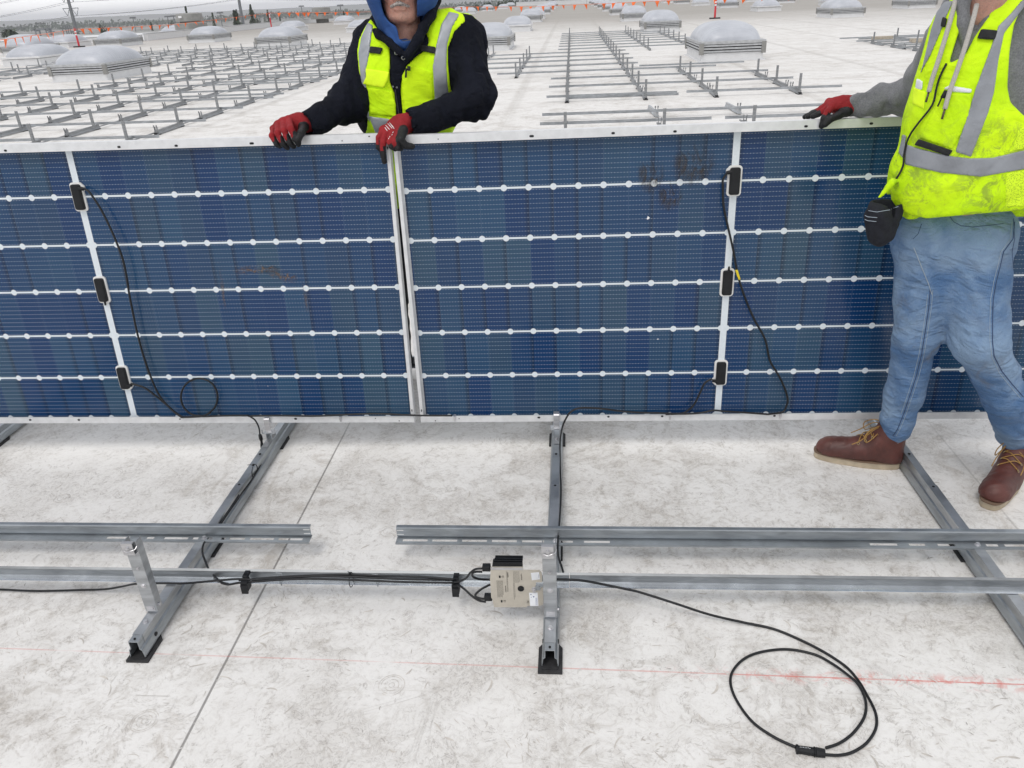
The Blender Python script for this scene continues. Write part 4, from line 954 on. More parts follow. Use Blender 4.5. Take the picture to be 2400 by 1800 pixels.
T = [  # px of centre, py of crown top, distance, crown radius in px, kind, label
 (24, 68, 190, 15, 'palm', 'dark drooping palm tree at the far left edge'), (12, 74, 210, 11, 'palm', 'smaller palm just left of the drooping one'),
 (240, 56, 230, 11, 'round', 'dense dark round tree between the pennants, left part'), (200, 76, 240, 17, 'round', 'low dark shrubby tree behind the first red post'),
 (175, 79, 235, 14, 'round', 'low dark bushes at the foot of the near pole'), (353, 52, 260, 5, 'conifer', 'small pointed tree behind a pennant left of the vent'), (385, 64, 250, 16, 'round', 'grey-green trees low behind the pennants left of the vent'),
 (405, 50, 240, 12, 'round', 'tree touching the left side of the round vent'), (434, 15, 170, 8, 'conifer', 'ragged treetop poking up above the round vent'),
 (497, 30, 190, 6, 'conifer', 'slim dark cypress just right of the round vent'), (548, 24, 200, 12, 'conifer', 'tall dark conifer left of the far pole'), (553, 22, 215, 7, 'conifer', 'second dark conifer close against the first'),
 (586, 11, 205, 12, 'conifer', 'tallest dark conifer right of the far pole'), (600, 32, 220, 9, 'round', 'bushy tree under the tallest conifer'), (567, 45, 215, 9, 'round', 'low tree between the two tall conifers'),
 (620, 42, 225, 8, 'round', 'grey tree left of the second red post'), (626, 23, 215, 5, 'conifer', 'thin pointed tree behind the second red post'), (655, 37, 240, 4, 'conifer', 'tiny pointed tree above the small dome'), (696, 43, 250, 9, 'round', 'low dark tree behind the right drum vent'),
 (805, 26, 240, 6, 'conifer', 'dark treetop left of the man\'s hood'), (1118, 5, 260, 10, 'round', 'dark tree above the man\'s shoulder'), (1180, -2, 270, 26, 'round', 'wide dark tree mass on the horizon right of the man'), (1205, 0, 280, 22, 'round', 'second dark tree mass beside the white parapet'),
 (46, 84, 200, 9, 'round', 'dark rounded tree right of the palms at the far left'), (66, 86, 205, 10, 'round', 'low dark tree between the palms and the gantry'), (84, 83, 215, 8, 'round', 'low dark tree at the foot of the steel gantry'),
 (128, 80, 215, 9, 'round', 'dark tree right of the steel gantry'), (143, 82, 225, 9, 'round', 'dark bush under the thin masts'), (222, 70, 235, 9, 'round', 'dark bushy tree just left of the dense round one'), (268, 68, 240, 12, 'round', 'dark bushes right of the dense round tree'),
 (470, 58, 240, 7, 'round', 'low tree just right of the round vent'), (1150, 6, 270, 16, 'round', 'low dark trees between the cluster of small domes')]
for i, (px, py, Y, rp, kind, lab) in enumerate(T):
    x, y, z = at(px, py, Y); dist = math.sqrt(x*x+y*y); r = rp*dist/FPX
    tree(lab, x, y, z+10, r, kind, LEAF if i % 3 else LEAF2, i+5)
# strips of far trees that nobody could count
def grove(label, pts, seed, hgt, n, mat=LEAF2, wd=12):
    rs = np.random.RandomState(seed); b = MB()
    for k in range(n):
        s = rs.rand()*(len(pts)-1); i = int(s); f = s-i; x = pts[i][0]*(1-f)+pts[i+1][0]*f; y = pts[i][1]*(1-f)+pts[i+1][1]*f
        cl = math.sin(s*9+seed)*.25+math.sin(s*23)*.2+.65
        c = Vector((x+rs.randn()*wd, y+rs.randn()*wd, -10+hgt*cl*rs.rand()**.6)); s_ = rs.uniform(.3, .75)*y/230*(.6 if y > 800 else 1)
        u = Vector(rs.randn(3)).normalized(); w = u.orthogonal().normalized(); u2 = u.cross(w)
        b.add([c-w*s_-u2*s_*.6, c+w*s_*.8-u2*s_*.6, c+w*s_*.5+u2*s_*.7, c-w*s_*.6+u2*s_*.6], [(0, 1, 2, 3)])
    return tag(b.build('far_trees', mat), label, kind='stuff')
grove('hazy band of far trees along the left horizon', [(-330, 260), (-230, 300), (-150, 330), (-60, 360)], 4, 5.6, 9000)
grove('pale band of far trees behind the vents', [(-800, 1050), (-400, 1120), (0, 1180), (400, 1150)], 5, 8.0, 9000, wd=40)
grove('far tree line beyond the end of the roof', [(-60, 380), (0, 400), (120, 380), (300, 330)], 8, 8, 5000, wd=14)
# neighbouring low roofs and walls
def building(label, x0, x1, y0, y1, z1, mat, wallm=CONCR):
    t = thing('low_building', label, 'building', ((x0+x1)/2, (y0+y1)/2, -10)); w, d = (x1-x0)/2, (y1-y0)/2; h = z1+10
    b = MB(); b.box((-w, -d, 0), (w, d, h)); b.build('wall', wallm, t)
    b = MB(); b.box((-w-.1, -d-.1, h), (w+.1, d+.1, h+.3)); b.build('roof', mat, t)
    b = MB()
    for k in range(int(w*2/7)): b.box((-w+3+7*k, -d-.08, h-3.2), (-w+6+7*k, -d-.01, h-1.6))
    if b.v: b.build('window_band', DARKGAP, t)
    return t
building('white roofed hall beyond the left edge of the roof', -96, -31.8, 63, 84, -.35, WPAINT)
building('long grey walled warehouse behind the left pennants', -150, -42, 112, 150, -1.2, PALEG)
building('low white roofed shed behind the round vent', -75, -36, 90, 104, -.6, WPAINT)
building('pale flat building far behind the conifers', -95, -30, 235, 262, -4.0, PALEG)
building('pale warehouse on the horizon right of the man', -30, 40, 300, 340, -2.2, PALEG)
building('white low roofs at the far left', -170, -95, 150, 175, -2.4, WPAINT)
# transmission poles with their arms and wires
def pole(label, px, Y, pyb, arms):
    x, y, z = at(px, pyb, Y); t = thing('transmission_pole', label, 'power pole', (x, y, -10), 'steel transmission poles')
    b = MB(); b.cyl((0, 0, 0), (0, 0, 34), .70, .36, 16); b.build('mast', POLEM, t)
    for za in arms:
        z = za+10
        b = MB(); b.box((-3.0, -.12, z-.12), (3.0, .12, z+.12)); b.build('cross_arm', POLEM, t)
        for s in (-1, 1):
            b = MB(); b.tube([(s*2.9, 0, z-.1), (s*1.75, 0, z-2.5)], .09, 6, 1, smooth=False); b.tube([(s*.7, 0, z-.4), (s*1.75, 0, z-2.5)], .09, 6, 1, smooth=False); b.build('insulator_string', POLEM, t)
    return (x, y)
p1 = pole('tall steel power pole rising out of the picture behind the first red post', 176, 300, 60, (5.1, 9.6, 14))
p2 = pole('second steel power pole standing among the conifers', 567, 330, 40, (8.3, 13, 17.5))
def wire(label, A, B_, sag=3.5, r=.05):
    A = Vector(A); B_ = Vector(B_); b = MB(); b.tube([A.lerp(B_, s)-Vector((0, 0, sag*4*s*(1-s))) for s in np.linspace(0, 1, 24)], r, 5, 1, smooth=False)
    tag(b.build('power_line', WIREM), label, 'power line', 'overhead power lines')
for s, sn in ((-1, 'left'), (1, 'right')):
    for za, zb, w in ((2.6, 5.8, 'lowest'), (7.1, 10.5, 'middle'), (11.5, 15, 'top')):
        wire('%s %s-hand wire strung between the two power poles' % (w, sn), (p1[0]+s*1.75, p1[1], za), (p2[0]+s*1.75, p2[1], zb), .8)
        wire('%s %s-hand wire leaving the near power pole to the left' % (w, sn), (p1[0]+s*1.75, p1[1], za), (p1[0]-190+s*1.75, p1[1]+60, za+.6), 6)
        wire('%s %s-hand wire leaving the far power pole to the right' % (w, sn), (p2[0]+s*1.75, p2[1], zb), (p2[0]+240+s*1.75, p2[1]+30, zb+1), 4)
# substation gantry and masts
x, y, z = at(99, 68, 165); t = thing('substation_gantry', 'dark steel substation gantry behind the pennants at left', 'gantry', (x, y, -10)); H = z+10
b = MB()
for dx in (-1.15, 1.15):
    b.box((dx-.12, -.8, 0), (dx+.12, -.6, H)); b.box((dx-.12, .6, 0), (dx+.12, .8, H)); b.box((dx-.1, -.6, H-.4), (dx+.1, .6, H-.15))
b.build('leg_frame', POLEM, t); b = MB(); b.box((-1.5, -.8, H-.2), (1.5, -.6, H+.1)); b.box((-1.5, .6, H-.2), (1.5, .8, H+.1)); b.build('beam', POLEM, t)
b = MB(); b.cyl((-.8, 0, H), (-.9, 0, H+.8), .06); b.cyl((.4, 0, H), (.3, 0, H+.8), .06); b.build('spike', POLEM, t)
for i, (px, py, Y) in enumerate(((118, 66, 170), (152, 59, 210), (157, 60, 215), (162, 59, 205), (146, 66, 220), (173, 62, 120))):
    x, y, z = at(px, py, Y); b = MB(); b.cyl((0, 0, 0), (0, 0, z+10), .22, .14, 8); b.box((-.7, -.1, z+9.2), (.7, .1, z+9.4)); o = b.build('thin_mast', POLEM); o.location = (x, y, -10)
    tag(o, 'thin dark substation mast left of the tall pole, %s of the group' % ordn(i), 'mast', 'thin masts of the substation')
for i, (px, py, Y) in enumerate(((311, 41, 260), (392, 38, 270), (406, 37, 265), (515, 29, 250), (797, 12, 250), (706, 14, 300))):
    x, y, z = at(px, py, Y); t = thing('light_tower', 'thin stadium light tower on the horizon, %s from the left' % ordn(i), 'light tower', (x, y, -10), 'light towers on the horizon')
    b = MB(); b.cyl((0, 0, 0), (0, 0, z+10), .18, .12, 8); b.build('mast', POLEM, t); b = MB(); b.box((-1.0, -.2, z+9.7), (1.0, .2, z+9.85)); b.box((-.9, -.2, z+9.85), (.9, .2, z+10.15)); b.build('lamp_bank', POLEM, t)
def pylon(label, px, py, Y):
    x, y, z = at(px, py, Y); t = MB(); h = z+10; w = h*.07
    for sx in (-1, 1):
        for sy in (-1, 1): t.tube([(sx*w, sy*w, 0), (sx*w*.12, sy*w*.12, h)], h*.004, 4, 1, smooth=False)
    for k in range(9):
        a, c = k/9, (k+1)/9; wa, wc = w*(1-.88*a), w*(1-.88*c)
        t.tube([(-wa, -wa, a*h), (wc, -wc, c*h)], h*.003, 4, 1, smooth=False); t.tube([(wa, wa, a*h), (-wc, wc, c*h)], h*.003, 4, 1, smooth=False)
    for q in (.68, .8, .92): t.box((-h*.1, -.15, q*h), (h*.1, .15, q*h+h*.008))
    o = t.build('lattice_pylon', POLEM); o.location = (x, y, -10); return tag(o, label, 'pylon', 'lattice pylons on the horizon')
for i, (px, py, Y) in enumerate(((29, 69, 520), (111, 60, 560), (256, 50, 620), (326, 49, 700), (373, 41, 640), (609, 31, 680), (668, 29, 760), (752, 20, 600))): pylon('faint lattice pylon on the horizon, %s from the left' % ordn(i), px, py, Y)
# small dark plant on the neighbouring roof
for i, (px, py) in enumerate(((18, 108), (47, 106), (58, 105), (154, 101), (164, 100), (176, 98))):
    p = gz(px, py, -.05); b = MB(); b.box((-.32, -.25, 0), (.32, .25, .34)); b.box((-.2, -.15, .34), (.15, .15, .48)); o = b.build('roof_unit', BLACKP if i % 2 else CONCR, bevel=.02); o.location = (float(p[0]), float(p[1]), -.05)
    if p[1] > 59: o.location = (float(p[0])*62/float(p[1])*1.02, 63.8, -.05)
    tag(o, 'small dark unit on the white roof at far left, %s from the left' % ordn(i), 'roof unit', 'small dark roof units')
# ---------------------------------------------------------------- haze
hz = Mat('haze_air'); hz.nt.nodes.remove(hz.b); vp = hz.nt.nodes.new('ShaderNodeVolumePrincipled'); vp.inputs['Color'].default_value = (.93, .95, 1.0, 1); vp.inputs['Density'].default_value = .0003
vp.inputs['Anisotropy'].default_value = .2
hz.nt.links.new(vp.outputs[0], hz.o.inputs['Volume'])
b = MB(); b.box((-5200, -450, -11.2), (5200, 5200, 33)); tag(b.build('haze', hz.m), kind='stuff')
# ---------------------------------------------------------------- solid modelling of the figures: distance fields meshed by surface nets
f32 = np.float32
class Grid:
    def __init__(s, lo, hi, h):
        s.lo = np.array(lo, float); s.h = h; s.n = np.maximum(((np.array(hi)-s.lo)/h).astype(int)+1, 4)
        ax = [(s.lo[i]+h*np.arange(s.n[i])).astype(f32) for i in range(3)]
        s.X, s.Y, s.Z = np.meshgrid(*ax, indexing='ij', sparse=True)
        s.fX, s.fY, s.fZ = (np.broadcast_to(a, s.n) for a in (s.X, s.Y, s.Z))
def smin(a, b, k):
    if k <= 0: return np.minimum(a, b)
    hh = np.clip(k-np.abs(a-b), 0, None)/k
    return np.minimum(a, b)-hh*hh*k*.25
def smax(a, b, k): return -smin(-a, -b, k)
def caps(g, a, b, ra, rb, sq=None):
    """round cone; sq=(axis vector, factor) flattens it along a direction"""
    a = np.array(a, f32); b = np.array(b, f32); d = b-a; L2 = float(d@d)+1e-12
    px, py, pz = g.X-a[0], g.Y-a[1], g.Z-a[2]
    t = np.clip((px*d[0]+py*d[1]+pz*d[2])/L2, 0, 1)
    qx, qy, qz = px-t*d[0], py-t*d[1], pz-t*d[2]
    if sq is not None:
        n = np.array(sq[0], f32); n /= np.linalg.norm(n); c = qx*n[0]+qy*n[1]+qz*n[2]; k = sq[1]-1
        r = np.sqrt(qx*qx+qy*qy+qz*qz+(sq[1]**2-1)*c*c)
        return (r-(ra+(rb-ra)*t))*(1/max(1, sq[1]**.5))
    return np.sqrt(qx*qx+qy*qy+qz*qz)-(ra+(rb-ra)*t)
def ell(g, c, r, R=None):
    p = [g.X-c[0], g.Y-c[1], g.Z-c[2]]
    if R is not None:
        R = np.array(R, float); p = [p[0]*R[0][i]+p[1]*R[1][i]+p[2]*R[2][i] for i in range(3)]
    k0 = np.sqrt((p[0]/r[0])**2+(p[1]/r[1])**2+(p[2]/r[2])**2); k1 = np.sqrt((p[0]/r[0]**2)**2+(p[1]/r[1]**2)**2+(p[2]/r[2]**2)**2)
    return (k0*(k0-1)/np.maximum(k1, 1e-6)).astype(f32)
def rbox(g, c, hs, r, R=None):
    p = [g.X-c[0], g.Y-c[1], g.Z-c[2]]
    if R is not None:
        R = np.array(R, float); p = [p[0]*R[0][i]+p[1]*R[1][i]+p[2]*R[2][i] for i in range(3)]
    q = [np.abs(p[i])-hs[i]+r for i in range(3)]
    out = np.sqrt(sum(np.maximum(x, 0)**2 for x in q)); return out+np.minimum(np.maximum(np.maximum(q[0], q[1]), q[2]), 0)-r
def vnoise(x, y, z, seed=0):
    """value noise -1..1"""
    xi, yi, zi = np.floor(x).astype(np.int64), np.floor(y).astype(np.int64), np.floor(z).astype(np.int64)
    fx, fy, fz = x-xi, y-yi, z-zi; fx = fx*fx*(3-2*fx); fy = fy*fy*(3-2*fy); fz = fz*fz*(3-2*fz)
    T = np.random.RandomState(seed+11).rand(4096).astype(f32)*2-1
    def hh(a, b, c): return T[((a*73856093) ^ (b*19349663) ^ (c*83492791)) & 4095]
    r = 0
    for dx in (0, 1):
        for dy in (0, 1):
            for dz in (0, 1):
                r = r+hh(xi+dx, yi+dy, zi+dz)*(fx if dx else 1-fx)*(fy if dy else 1-fy)*(fz if dz else 1-fz)
    return r
def wrinkle(g, d, amp, f1, f0, axis, seed=0, band=.03):
    """cloth folds running across `axis`: fast noise along it, slow round it; only worked out near the surface"""
    m = np.abs(d) < band; out = np.zeros(d.shape, f32)
    P = np.stack([g.fX[m], g.fY[m], g.fZ[m]], 1); A = np.array(axis, float); A /= np.linalg.norm(A)
    t = P@A; Q = P-t[:, None]*A
    w = vnoise(Q[:, 0]*f0+5, Q[:, 1]*f0+9, Q[:, 2]*f0+3, seed)*1.6
    n = vnoise(Q[:, 0]*f0*1.5+t*f1+w, Q[:, 1]*f0*1.5+w, Q[:, 2]*f0*1.5-t*f1*.3, seed+1)
    n2 = vnoise(Q[:, 0]*f0*3+t*f1*2.1+7, Q[:, 1]*f0*3+w*2, Q[:, 2]*f0*3, seed+2)
    out[m] = amp*((1-2*np.abs(n))*.75+n2*.4); return out
def nets(g, F, name, mats, parent, matfn=None, smooth=2):
    F = F.astype(f32); ins = F < 0; nx, ny, nz = F.shape
    cs = None; cnt = np.zeros((nx-1, ny-1, nz-1), f32); acc = [np.zeros((nx-1, ny-1, nz-1), f32) for _ in range(3)]
    for ax in range(3):
        a = [slice(None)]*3; b = [slice(None)]*3; a[ax] = slice(0, -1); b[ax] = slice(1, None)
        Fa, Fb = F[tuple(a)], F[tuple(b)]; cross = (Fa < 0) != (Fb < 0)
        t = np.where(cross, Fa/np.where(cross, Fa-Fb, 1), 0).astype(f32)
        o = [i for i in range(3) if i != ax]
        for u in (0, 1):
            for v in (0, 1):
                s = [slice(None)]*3; s[o[0]] = slice(u, cross.shape[o[0]]-1+u); s[o[1]] = slice(v, cross.shape[o[1]]-1+v)
                c = cross[tuple(s)]; cnt += c; acc[ax] += t[tuple(s)]*c
                if u: acc[o[0]] += c
                if v: acc[o[1]] += c
    act = cnt > 0; idx = -np.ones(act.shape, np.int64); k = np.argwhere(act); idx[act] = np.arange(len(k))
    V = np.stack([acc[i][act]/cnt[act] for i in range(3)], 1)+k; V = V*g.h+g.lo
    quads = []
    for ax in range(3):
        a = [slice(1, -1)]*3; b = [slice(1, -1)]*3; a[ax] = slice(0, -1); b[ax] = slice(1, None)
        Fa, Fb = ins[tuple(a)], ins[tuple(b)]; e = np.argwhere(Fa != Fb)
        if not len(e): continue
        flip = Fa[tuple(e.T)]; base = e.copy(); o = [(ax+1) % 3, (ax+2) % 3]
        for q in o: base[:, q] += 1
        def at_(du, dv):
            p = base.copy(); p[:, o[0]] -= du; p[:, o[1]] -= dv; return idx[p[:, 0], p[:, 1], p[:, 2]]
        q = np.stack([at_(0, 0), at_(1, 0), at_(1, 1), at_(0, 1)], 1); q[~flip] = q[~flip][:, ::-1]; quads.append(q)
    Q = np.concatenate(quads); Q = Q[(Q >= 0).all(1)]
    # light relaxation of the net
    for _ in range(smooth):
        S = np.zeros_like(V); W = np.zeros(len(V))
        for i in range(4):
            a, b = Q[:, i], Q[:, (i+1) % 4]
            np.add.at(S, a, V[b]); np.add.at(W, a, 1); np.add.at(S, b, V[a]); np.add.at(W, b, 1)
        V = V*.5+S/np.maximum(W, 1)[:, None]*.5
    me = bpy.data.meshes.new(name); me.vertices.add(len(V)); me.vertices.foreach_set('co', V.astype(f32).ravel())
    me.loops.add(len(Q)*4); me.loops.foreach_set('vertex_index', Q.ravel().astype(np.int32)); me.polygons.add(len(Q))
    me.polygons.foreach_set('loop_start', np.arange(0, len(Q)*4, 4, dtype=np.int32)); me.polygons.foreach_set('use_smooth', np.ones(len(Q), bool))
    if not isinstance(mats, (list, tuple)): mats = [mats]
    for m_ in mats: me.materials.append(m_)
    if matfn is not None:
        ct = V[Q].mean(1); me.polygons.foreach_set('material_index', matfn(ct).astype(np.int32))
    me.update(calc_edges=True); me.validate()
    o = bpy.data.objects.new(name, me); C.objects.link(o)
    if parent is not None:
        o.parent = parent; o.matrix_parent_inverse = Matrix.Translation(-Vector(parent.location))
    return o
def poly_sd(g, poly, Ymid):
    """signed distance (metres) to an outline given as it is seen on the figure's front; evaluated only once per (x, z) line of sight"""
    P = np.array(poly, float)
    d = [g.fX.astype(f32), g.fY.astype(f32), g.fZ.astype(f32)-CAMH]
    zz = d[0]*AW[0]+d[1]*AW[1]+d[2]*AW[2]; u = 1200+FPX*(d[0]*AR[0]+d[1]*AR[1]+d[2]*AR[2])/zz; v = 900-FPX*(d[0]*AU[0]+d[1]*AU[1]+d[2]*AU[2])/zz
    best = np.full(u.shape, 1e9, f32); ins = np.zeros(u.shape, bool); n = len(P)
    for i in range(n):
        a, b = P[i], P[(i+1) % n]; e = b-a; wx, wy = u-a[0], v-a[1]; t = np.clip((wx*e[0]+wy*e[1])/(e@e+1e-9), 0, 1)
        best = np.minimum(best, (wx-t*e[0])**2+(wy-t*e[1])**2)
        c = ((a[1] > v) != (b[1] > v)); den = (b[1]-a[1]) if abs(b[1]-a[1]) > 1e-9 else 1e-9
        ins ^= c & (u < (b[0]-a[0])*(v-a[1])/den+a[0])
    return np.where(ins, -1, 1)*np.sqrt(best)*zz/FPX
def P3(px, py, Y): return gy(px, py, Y)
# ---------------------------------------------------------------- cloth and skin materials
def cloth(name, col, var=.15, weave=700, bump=.25, folds=14, rough=.85, spec=.25):
    M = Mat(name); n = M.noise(9, 5, .6); M.set('Base Color', M.mix(n.ramp(.3, .7), mul(col, 1-var), mul(col, 1+var))); M.set('Roughness', rough); M.set('Specular IOR Level', spec)
    cr1 = (M.noise(folds*.5, 3, .5, 1.0)-.5).abs(); cr2 = (M.noise(folds, 3, .5, .8)-.5).abs()
    M.bump(M.noise(weave, 2)*.12+cr1*2.2+cr2*1.0, bump, .014); return M.m
NAVY = cloth('black_quilted_cloth', (.0075, .0088, .0145), .25, 500, .9, 16, .9, .12)
HOODB = cloth('blue_fleece', (.024, .070, .22), .15, 600, .35, 18)
GREYT = cloth('grey_knit', (.16, .165, .19), .1)
def mat_vest(name, dirt):
    M = Mat(name); n = M.noise(6, 5, .6); c = M.mix(n.ramp(.3, .7), (.52, .84, .006), (.66, .96, .012))
    if dirt:
        d = M.noise(22, 7, .8, .7); w = M.noise(2.6, 3); x, y, z = M.xyz()
        c = M.mix((d.ramp(.46, .60)*w.ramp(.36, .52)*z.ramp(1.42, 1.22)*.62).clamp(), c, (.17, .22, .06))
    M.set('Base Color', c); M.set('Roughness', .75); M.set('Specular IOR Level', .2)
    M.bump(M.noise(420, 2)*.06+(M.noise(4.5, 3, .5, 1.2)-.5).abs()*2.4+(M.noise(11, 3, .5, .8)-.5).abs()*.8, .75, .018); return M.m
VEST = mat_vest('lime_vest_fabric', False); VESTD = mat_vest('soiled_lime_vest_fabric', True)
POCK = simple('bright_lime_pocket', (.74, 1.0, .012), .75, 0, .05, 8, .3, 30, .008)
REFL = simple('grey_reflective_tape', (.30, .32, .345), .45, .15, .08, 14, .35, 25, .010)
REFLD = simple('soiled_reflective_tape', (.25, .265, .29), .5, .1, .18, 9, .45, 22, .012)
VELC = simple('black_webbing', (.014, .015, .016), .9, 0, .2, 60, .3, 300, .001)
def mat_mesh():
    M = Mat('lime_mesh_fabric'); v = M.voronoi(260); M.set('Base Color', M.mix(v.ramp(.25, .5), (.38, .60, .01), (.68, .95, .02))); M.set('Roughness', .8); M.bump(v, .4, .003); return M.m
MESHF = mat_mesh()
def mat_hoodie():
    M = Mat('grey_marl_fleece'); n = M.noise(220, 3, .7); b = M.noise(7, 5, .6); M.set('Base Color', M.mix((n*.6+b*.5).ramp(.35, .75), (.10, .105, .112), (.21, .215, .225))); M.set('Roughness', .95)
    M.set('Sheen Weight', .2); M.bump(M.noise(500, 2)*.2+M.noise(18, 5, .6, .7), .5, .012); return M.m
HOODIE = mat_hoodie()
def mat_jeans():
    M = Mat('faded_blue_denim'); x, y, z = M.xyz(); fade = M.noise(4.2, 5, .6, .5); tw = M.noise(380, 2, vec=M.mapping(sc=(1, 1, .35))); stain = M.noise(7.5, 6, .7, .6); big = M.noise(2.4, 3)
    c = M.mix(fade.ramp(.36, .62), (.080, .160, .31), (.21, .305, .44)); c = M.mix(((tw-.5)*.5).clamp(), c, (.40, .48, .58))
    c = M.mix((stain.ramp(.52, .70)*big.ramp(.40, .58)*.65).clamp(), c, (.15, .155, .17))
    hz_ = M.noise(26, 4, .6, .6, vec=M.mapping(sc=(.5, .5, 2.6)))
    c = M.mix((hz_.ramp(.52, .68)*.15).clamp(), c, (.26, .37, .52))
    M.set('Base Color', c); M.set('Roughness', .88); M.set('Specular IOR Level', .2); M.bump(tw*.2+(M.noise(5, 3, .5, 1.2, vec=M.mapping(sc=(1, 1, 1.7)))-.5).abs()*3.0+(M.noise(15, 3, .5, .8, vec=M.mapping(sc=(.7, .7, 1.6)))-.5).abs()*1.3, .9, .014); return M.m
JEANS = mat_jeans(); DENIMS = simple('dark_denim_seam', (.035, .065, .14), .9); THREAD = simple('pale_thread', (.34, .40, .46), .8)
GLOVR = cloth('red_knit_glove', (.25, .016, .020), .18, 900, .3, 40, .8); GLOVB = simple('black_nitrile_coating', (.011, .0115, .013), .55, 0, .25, 60, .5, 160, .004, spec=.3)
def mat_boot():
    M = Mat('oiled_brown_leather'); n = M.noise(7, 6, .65, .5); s = M.noise(40, 5, .7, 2.0); x, y, z = M.xyz()
    c = M.mix(n.ramp(.32, .68), (.060, .018, .014), (.130, .040, .031)); c = M.mix((s.ramp(.60, .68)*.4).clamp(), c, (.20, .11, .08))
    M.set('Base Color', c); M.set('Roughness', n*.3+.38); M.bump(n+s*.3, .3, .006); return M.m
BOOT = mat_boot(); SOLE = simple('tan_crepe_sole', (.46, .385, .28), .8, 0, .15, 25, .3, 60, .003); WELT = simple('dark_welt', (.16, .105, .07), .8); LACE = simple('golden_brown_lace', (.33, .19, .055), .8, 0, .2, 200); BRASS = simple('brass_eyelet', (.45, .36, .20), .35, .8)
def mat_skin():
    M = Mat('weathered_skin'); n = M.noise(30, 5, .6); b = M.noise(8, 4); c = M.mix(n.ramp(.3, .7), (.42, .21, .155), (.54, .30, .23)); c = M.mix(b.ramp(.5, .75)*.45, c, (.45, .17, .13))
    x, y, z = M.xyz(); st = M.noise(900, 2)
    sp = M.noise(260, 2, .6); c = M.mix((sp.ramp(.52, .66)*.35).clamp(), c, (.20, .15, .13)); c = M.mix(M.noise(55, 3).ramp(.5, .7)*.25, c, (.36, .25, .20))
    M.set('Base Color', c); M.set('Roughness', .55); M.set('Subsurface Weight', .08); M.set('Subsurface Scale', .01); M.bump(n+M.noise(90, 4)*.8+(M.noise(45, 3, .5, .8)-.5).abs()*1.5, .6, .003); return M.m
SKIN = mat_skin()
def mat_stubble():
    M = Mat('grey_moustache_hair'); n = M.noise(160, 3, .7, vec=M.mapping(sc=(1, 1, .3))); M.set('Base Color', M.mix(n.ramp(.35, .65), (.16, .13, .12), (.50, .46, .43))); M.set('Roughness', .9); M.bump(n, .8, .004); return M.m
STUB = mat_stubble(); DARKH = simple('dark_beard_hair', (.02, .017, .014), .9, 0, .3, 90, .6, 300, .003); EYEW = simple('eye', (.7, .68, .66), .2); LIP = simple('lip', (.36, .15, .13), .5)
PAPER = simple('white_paper', (.75, .77, .80), .8); PANTS = cloth('black_trousers', (.015, .016, .02)); CORD = simple('grey_woven_cord', (.42, .40, .37), .9, 0, .1, 300, .4, 400, .001); METT = simple('dark_metal_tip', (.12, .10, .07), .4, .8)
def front_patch(g, T, off, poly, Ymid, depth=.02, pad=0.0, ymax=None):
    """a piece of cloth laid on the body surface T, `off` proud of it, bounded by an outline seen from the front"""
    F = smax(T-off, poly_sd(g, poly, Ymid)-pad, .004); F = np.maximum(F, -(T-off+depth))
    if ymax is not None: F = np.maximum(F, g.Y-ymax)
    return F
def glove(parent, wrist, wdir, palm_c, palm_ax, knuckles, tips_chain, thumb, name='glove', h=.0026, rf=.0112, cuff_r=.037, blackfn=None, palm_sq=(0, 1, 0)):
    """palm, four separate bent fingers and a thumb; chains are lists of world points from knuckle to tip"""
    pts = [wrist, palm_c]+[p for ch in tips_chain+[thumb] for p in ch]
    lo = np.min(pts, 0)-.06; hi = np.max(pts, 0)+.06; g = Grid(lo, hi, h)
    wrist = np.array(wrist); palm_c = np.array(palm_c)
    F = caps(g, wrist-np.array(wdir)*.03, wrist, cuff_r*1.03, cuff_r*.88)
    for ch in tips_chain:
        F = smin(F, caps(g, wrist*.8+palm_c*.2, ch[0], .021, .0155), .012)
    F = smin(F, caps(g, wrist, palm_c, .028, .026), .012)
    F = smin(F, caps(g, wrist*.6+palm_c*.4, thumb[0], .020, .0165), .014)
    for n, ch in enumerate(tips_chain):
        r = rf*(.90 if n == 0 else 1.0)
        f = None
        for i in range(len(ch)-1):
            c_ = caps(g, ch[i], ch[i+1], r*(1.12-.07*i), r*(1.05-.09*i)); f = c_ if f is None else smin(f, c_, .004)
        F = smin(F, f, .0035)
    f = None
    for i in range(len(thumb)-1):
        c_ = caps(g, thumb[i], thumb[i+1], rf*(1.35-.12*i), rf*(1.2-.1*i)); f = c_ if f is None else smin(f, c_, .004)
    F = smin(F, f, .005)
    F = F+wrinkle(g, F, .0011, 60, 25, wdir, 3, .01)
    def seg(P, a, b_):
        a = np.array(a); d = np.array(b_)-a; t = np.clip(((P-a)@d)/(d@d+1e-12), 0, 1); return np.linalg.norm(P-a-t[:, None]*d, axis=1)
    def black(ct):
        m_ = np.zeros(len(ct), bool)
        for i in range(len(thumb)-1): m_ |= seg(ct, thumb[i], thumb[i+1]) < rf*(1.75-.1*i)
        for c_ in tips_chain:
            m_ |= seg(ct, c_[-2], c_[-1]) < rf*1.25
            md = (np.array(c_[1])+np.array(c_[2]))/2; m_ |= (seg(ct, md, c_[2]) < rf*1.2) & (ct[:, 0] > md[0]+.003 if palm_ax is None else np.ones(len(ct), bool))
        return m_.astype(int)
    o = nets(g, F, name, [GLOVR, GLOVB], parent, black, 1)
    return o
def ring_tube(c, n, r, n_=20, sx=1, sy=1):
    n = Vector(n).normalized(); a = n.orthogonal().normalized(); b = n.cross(a); return [Vector(c)+a*math.cos(t)*r*sx+b*math.sin(t)*r*sy for t in np.linspace(0, 2*math.pi, n_)]
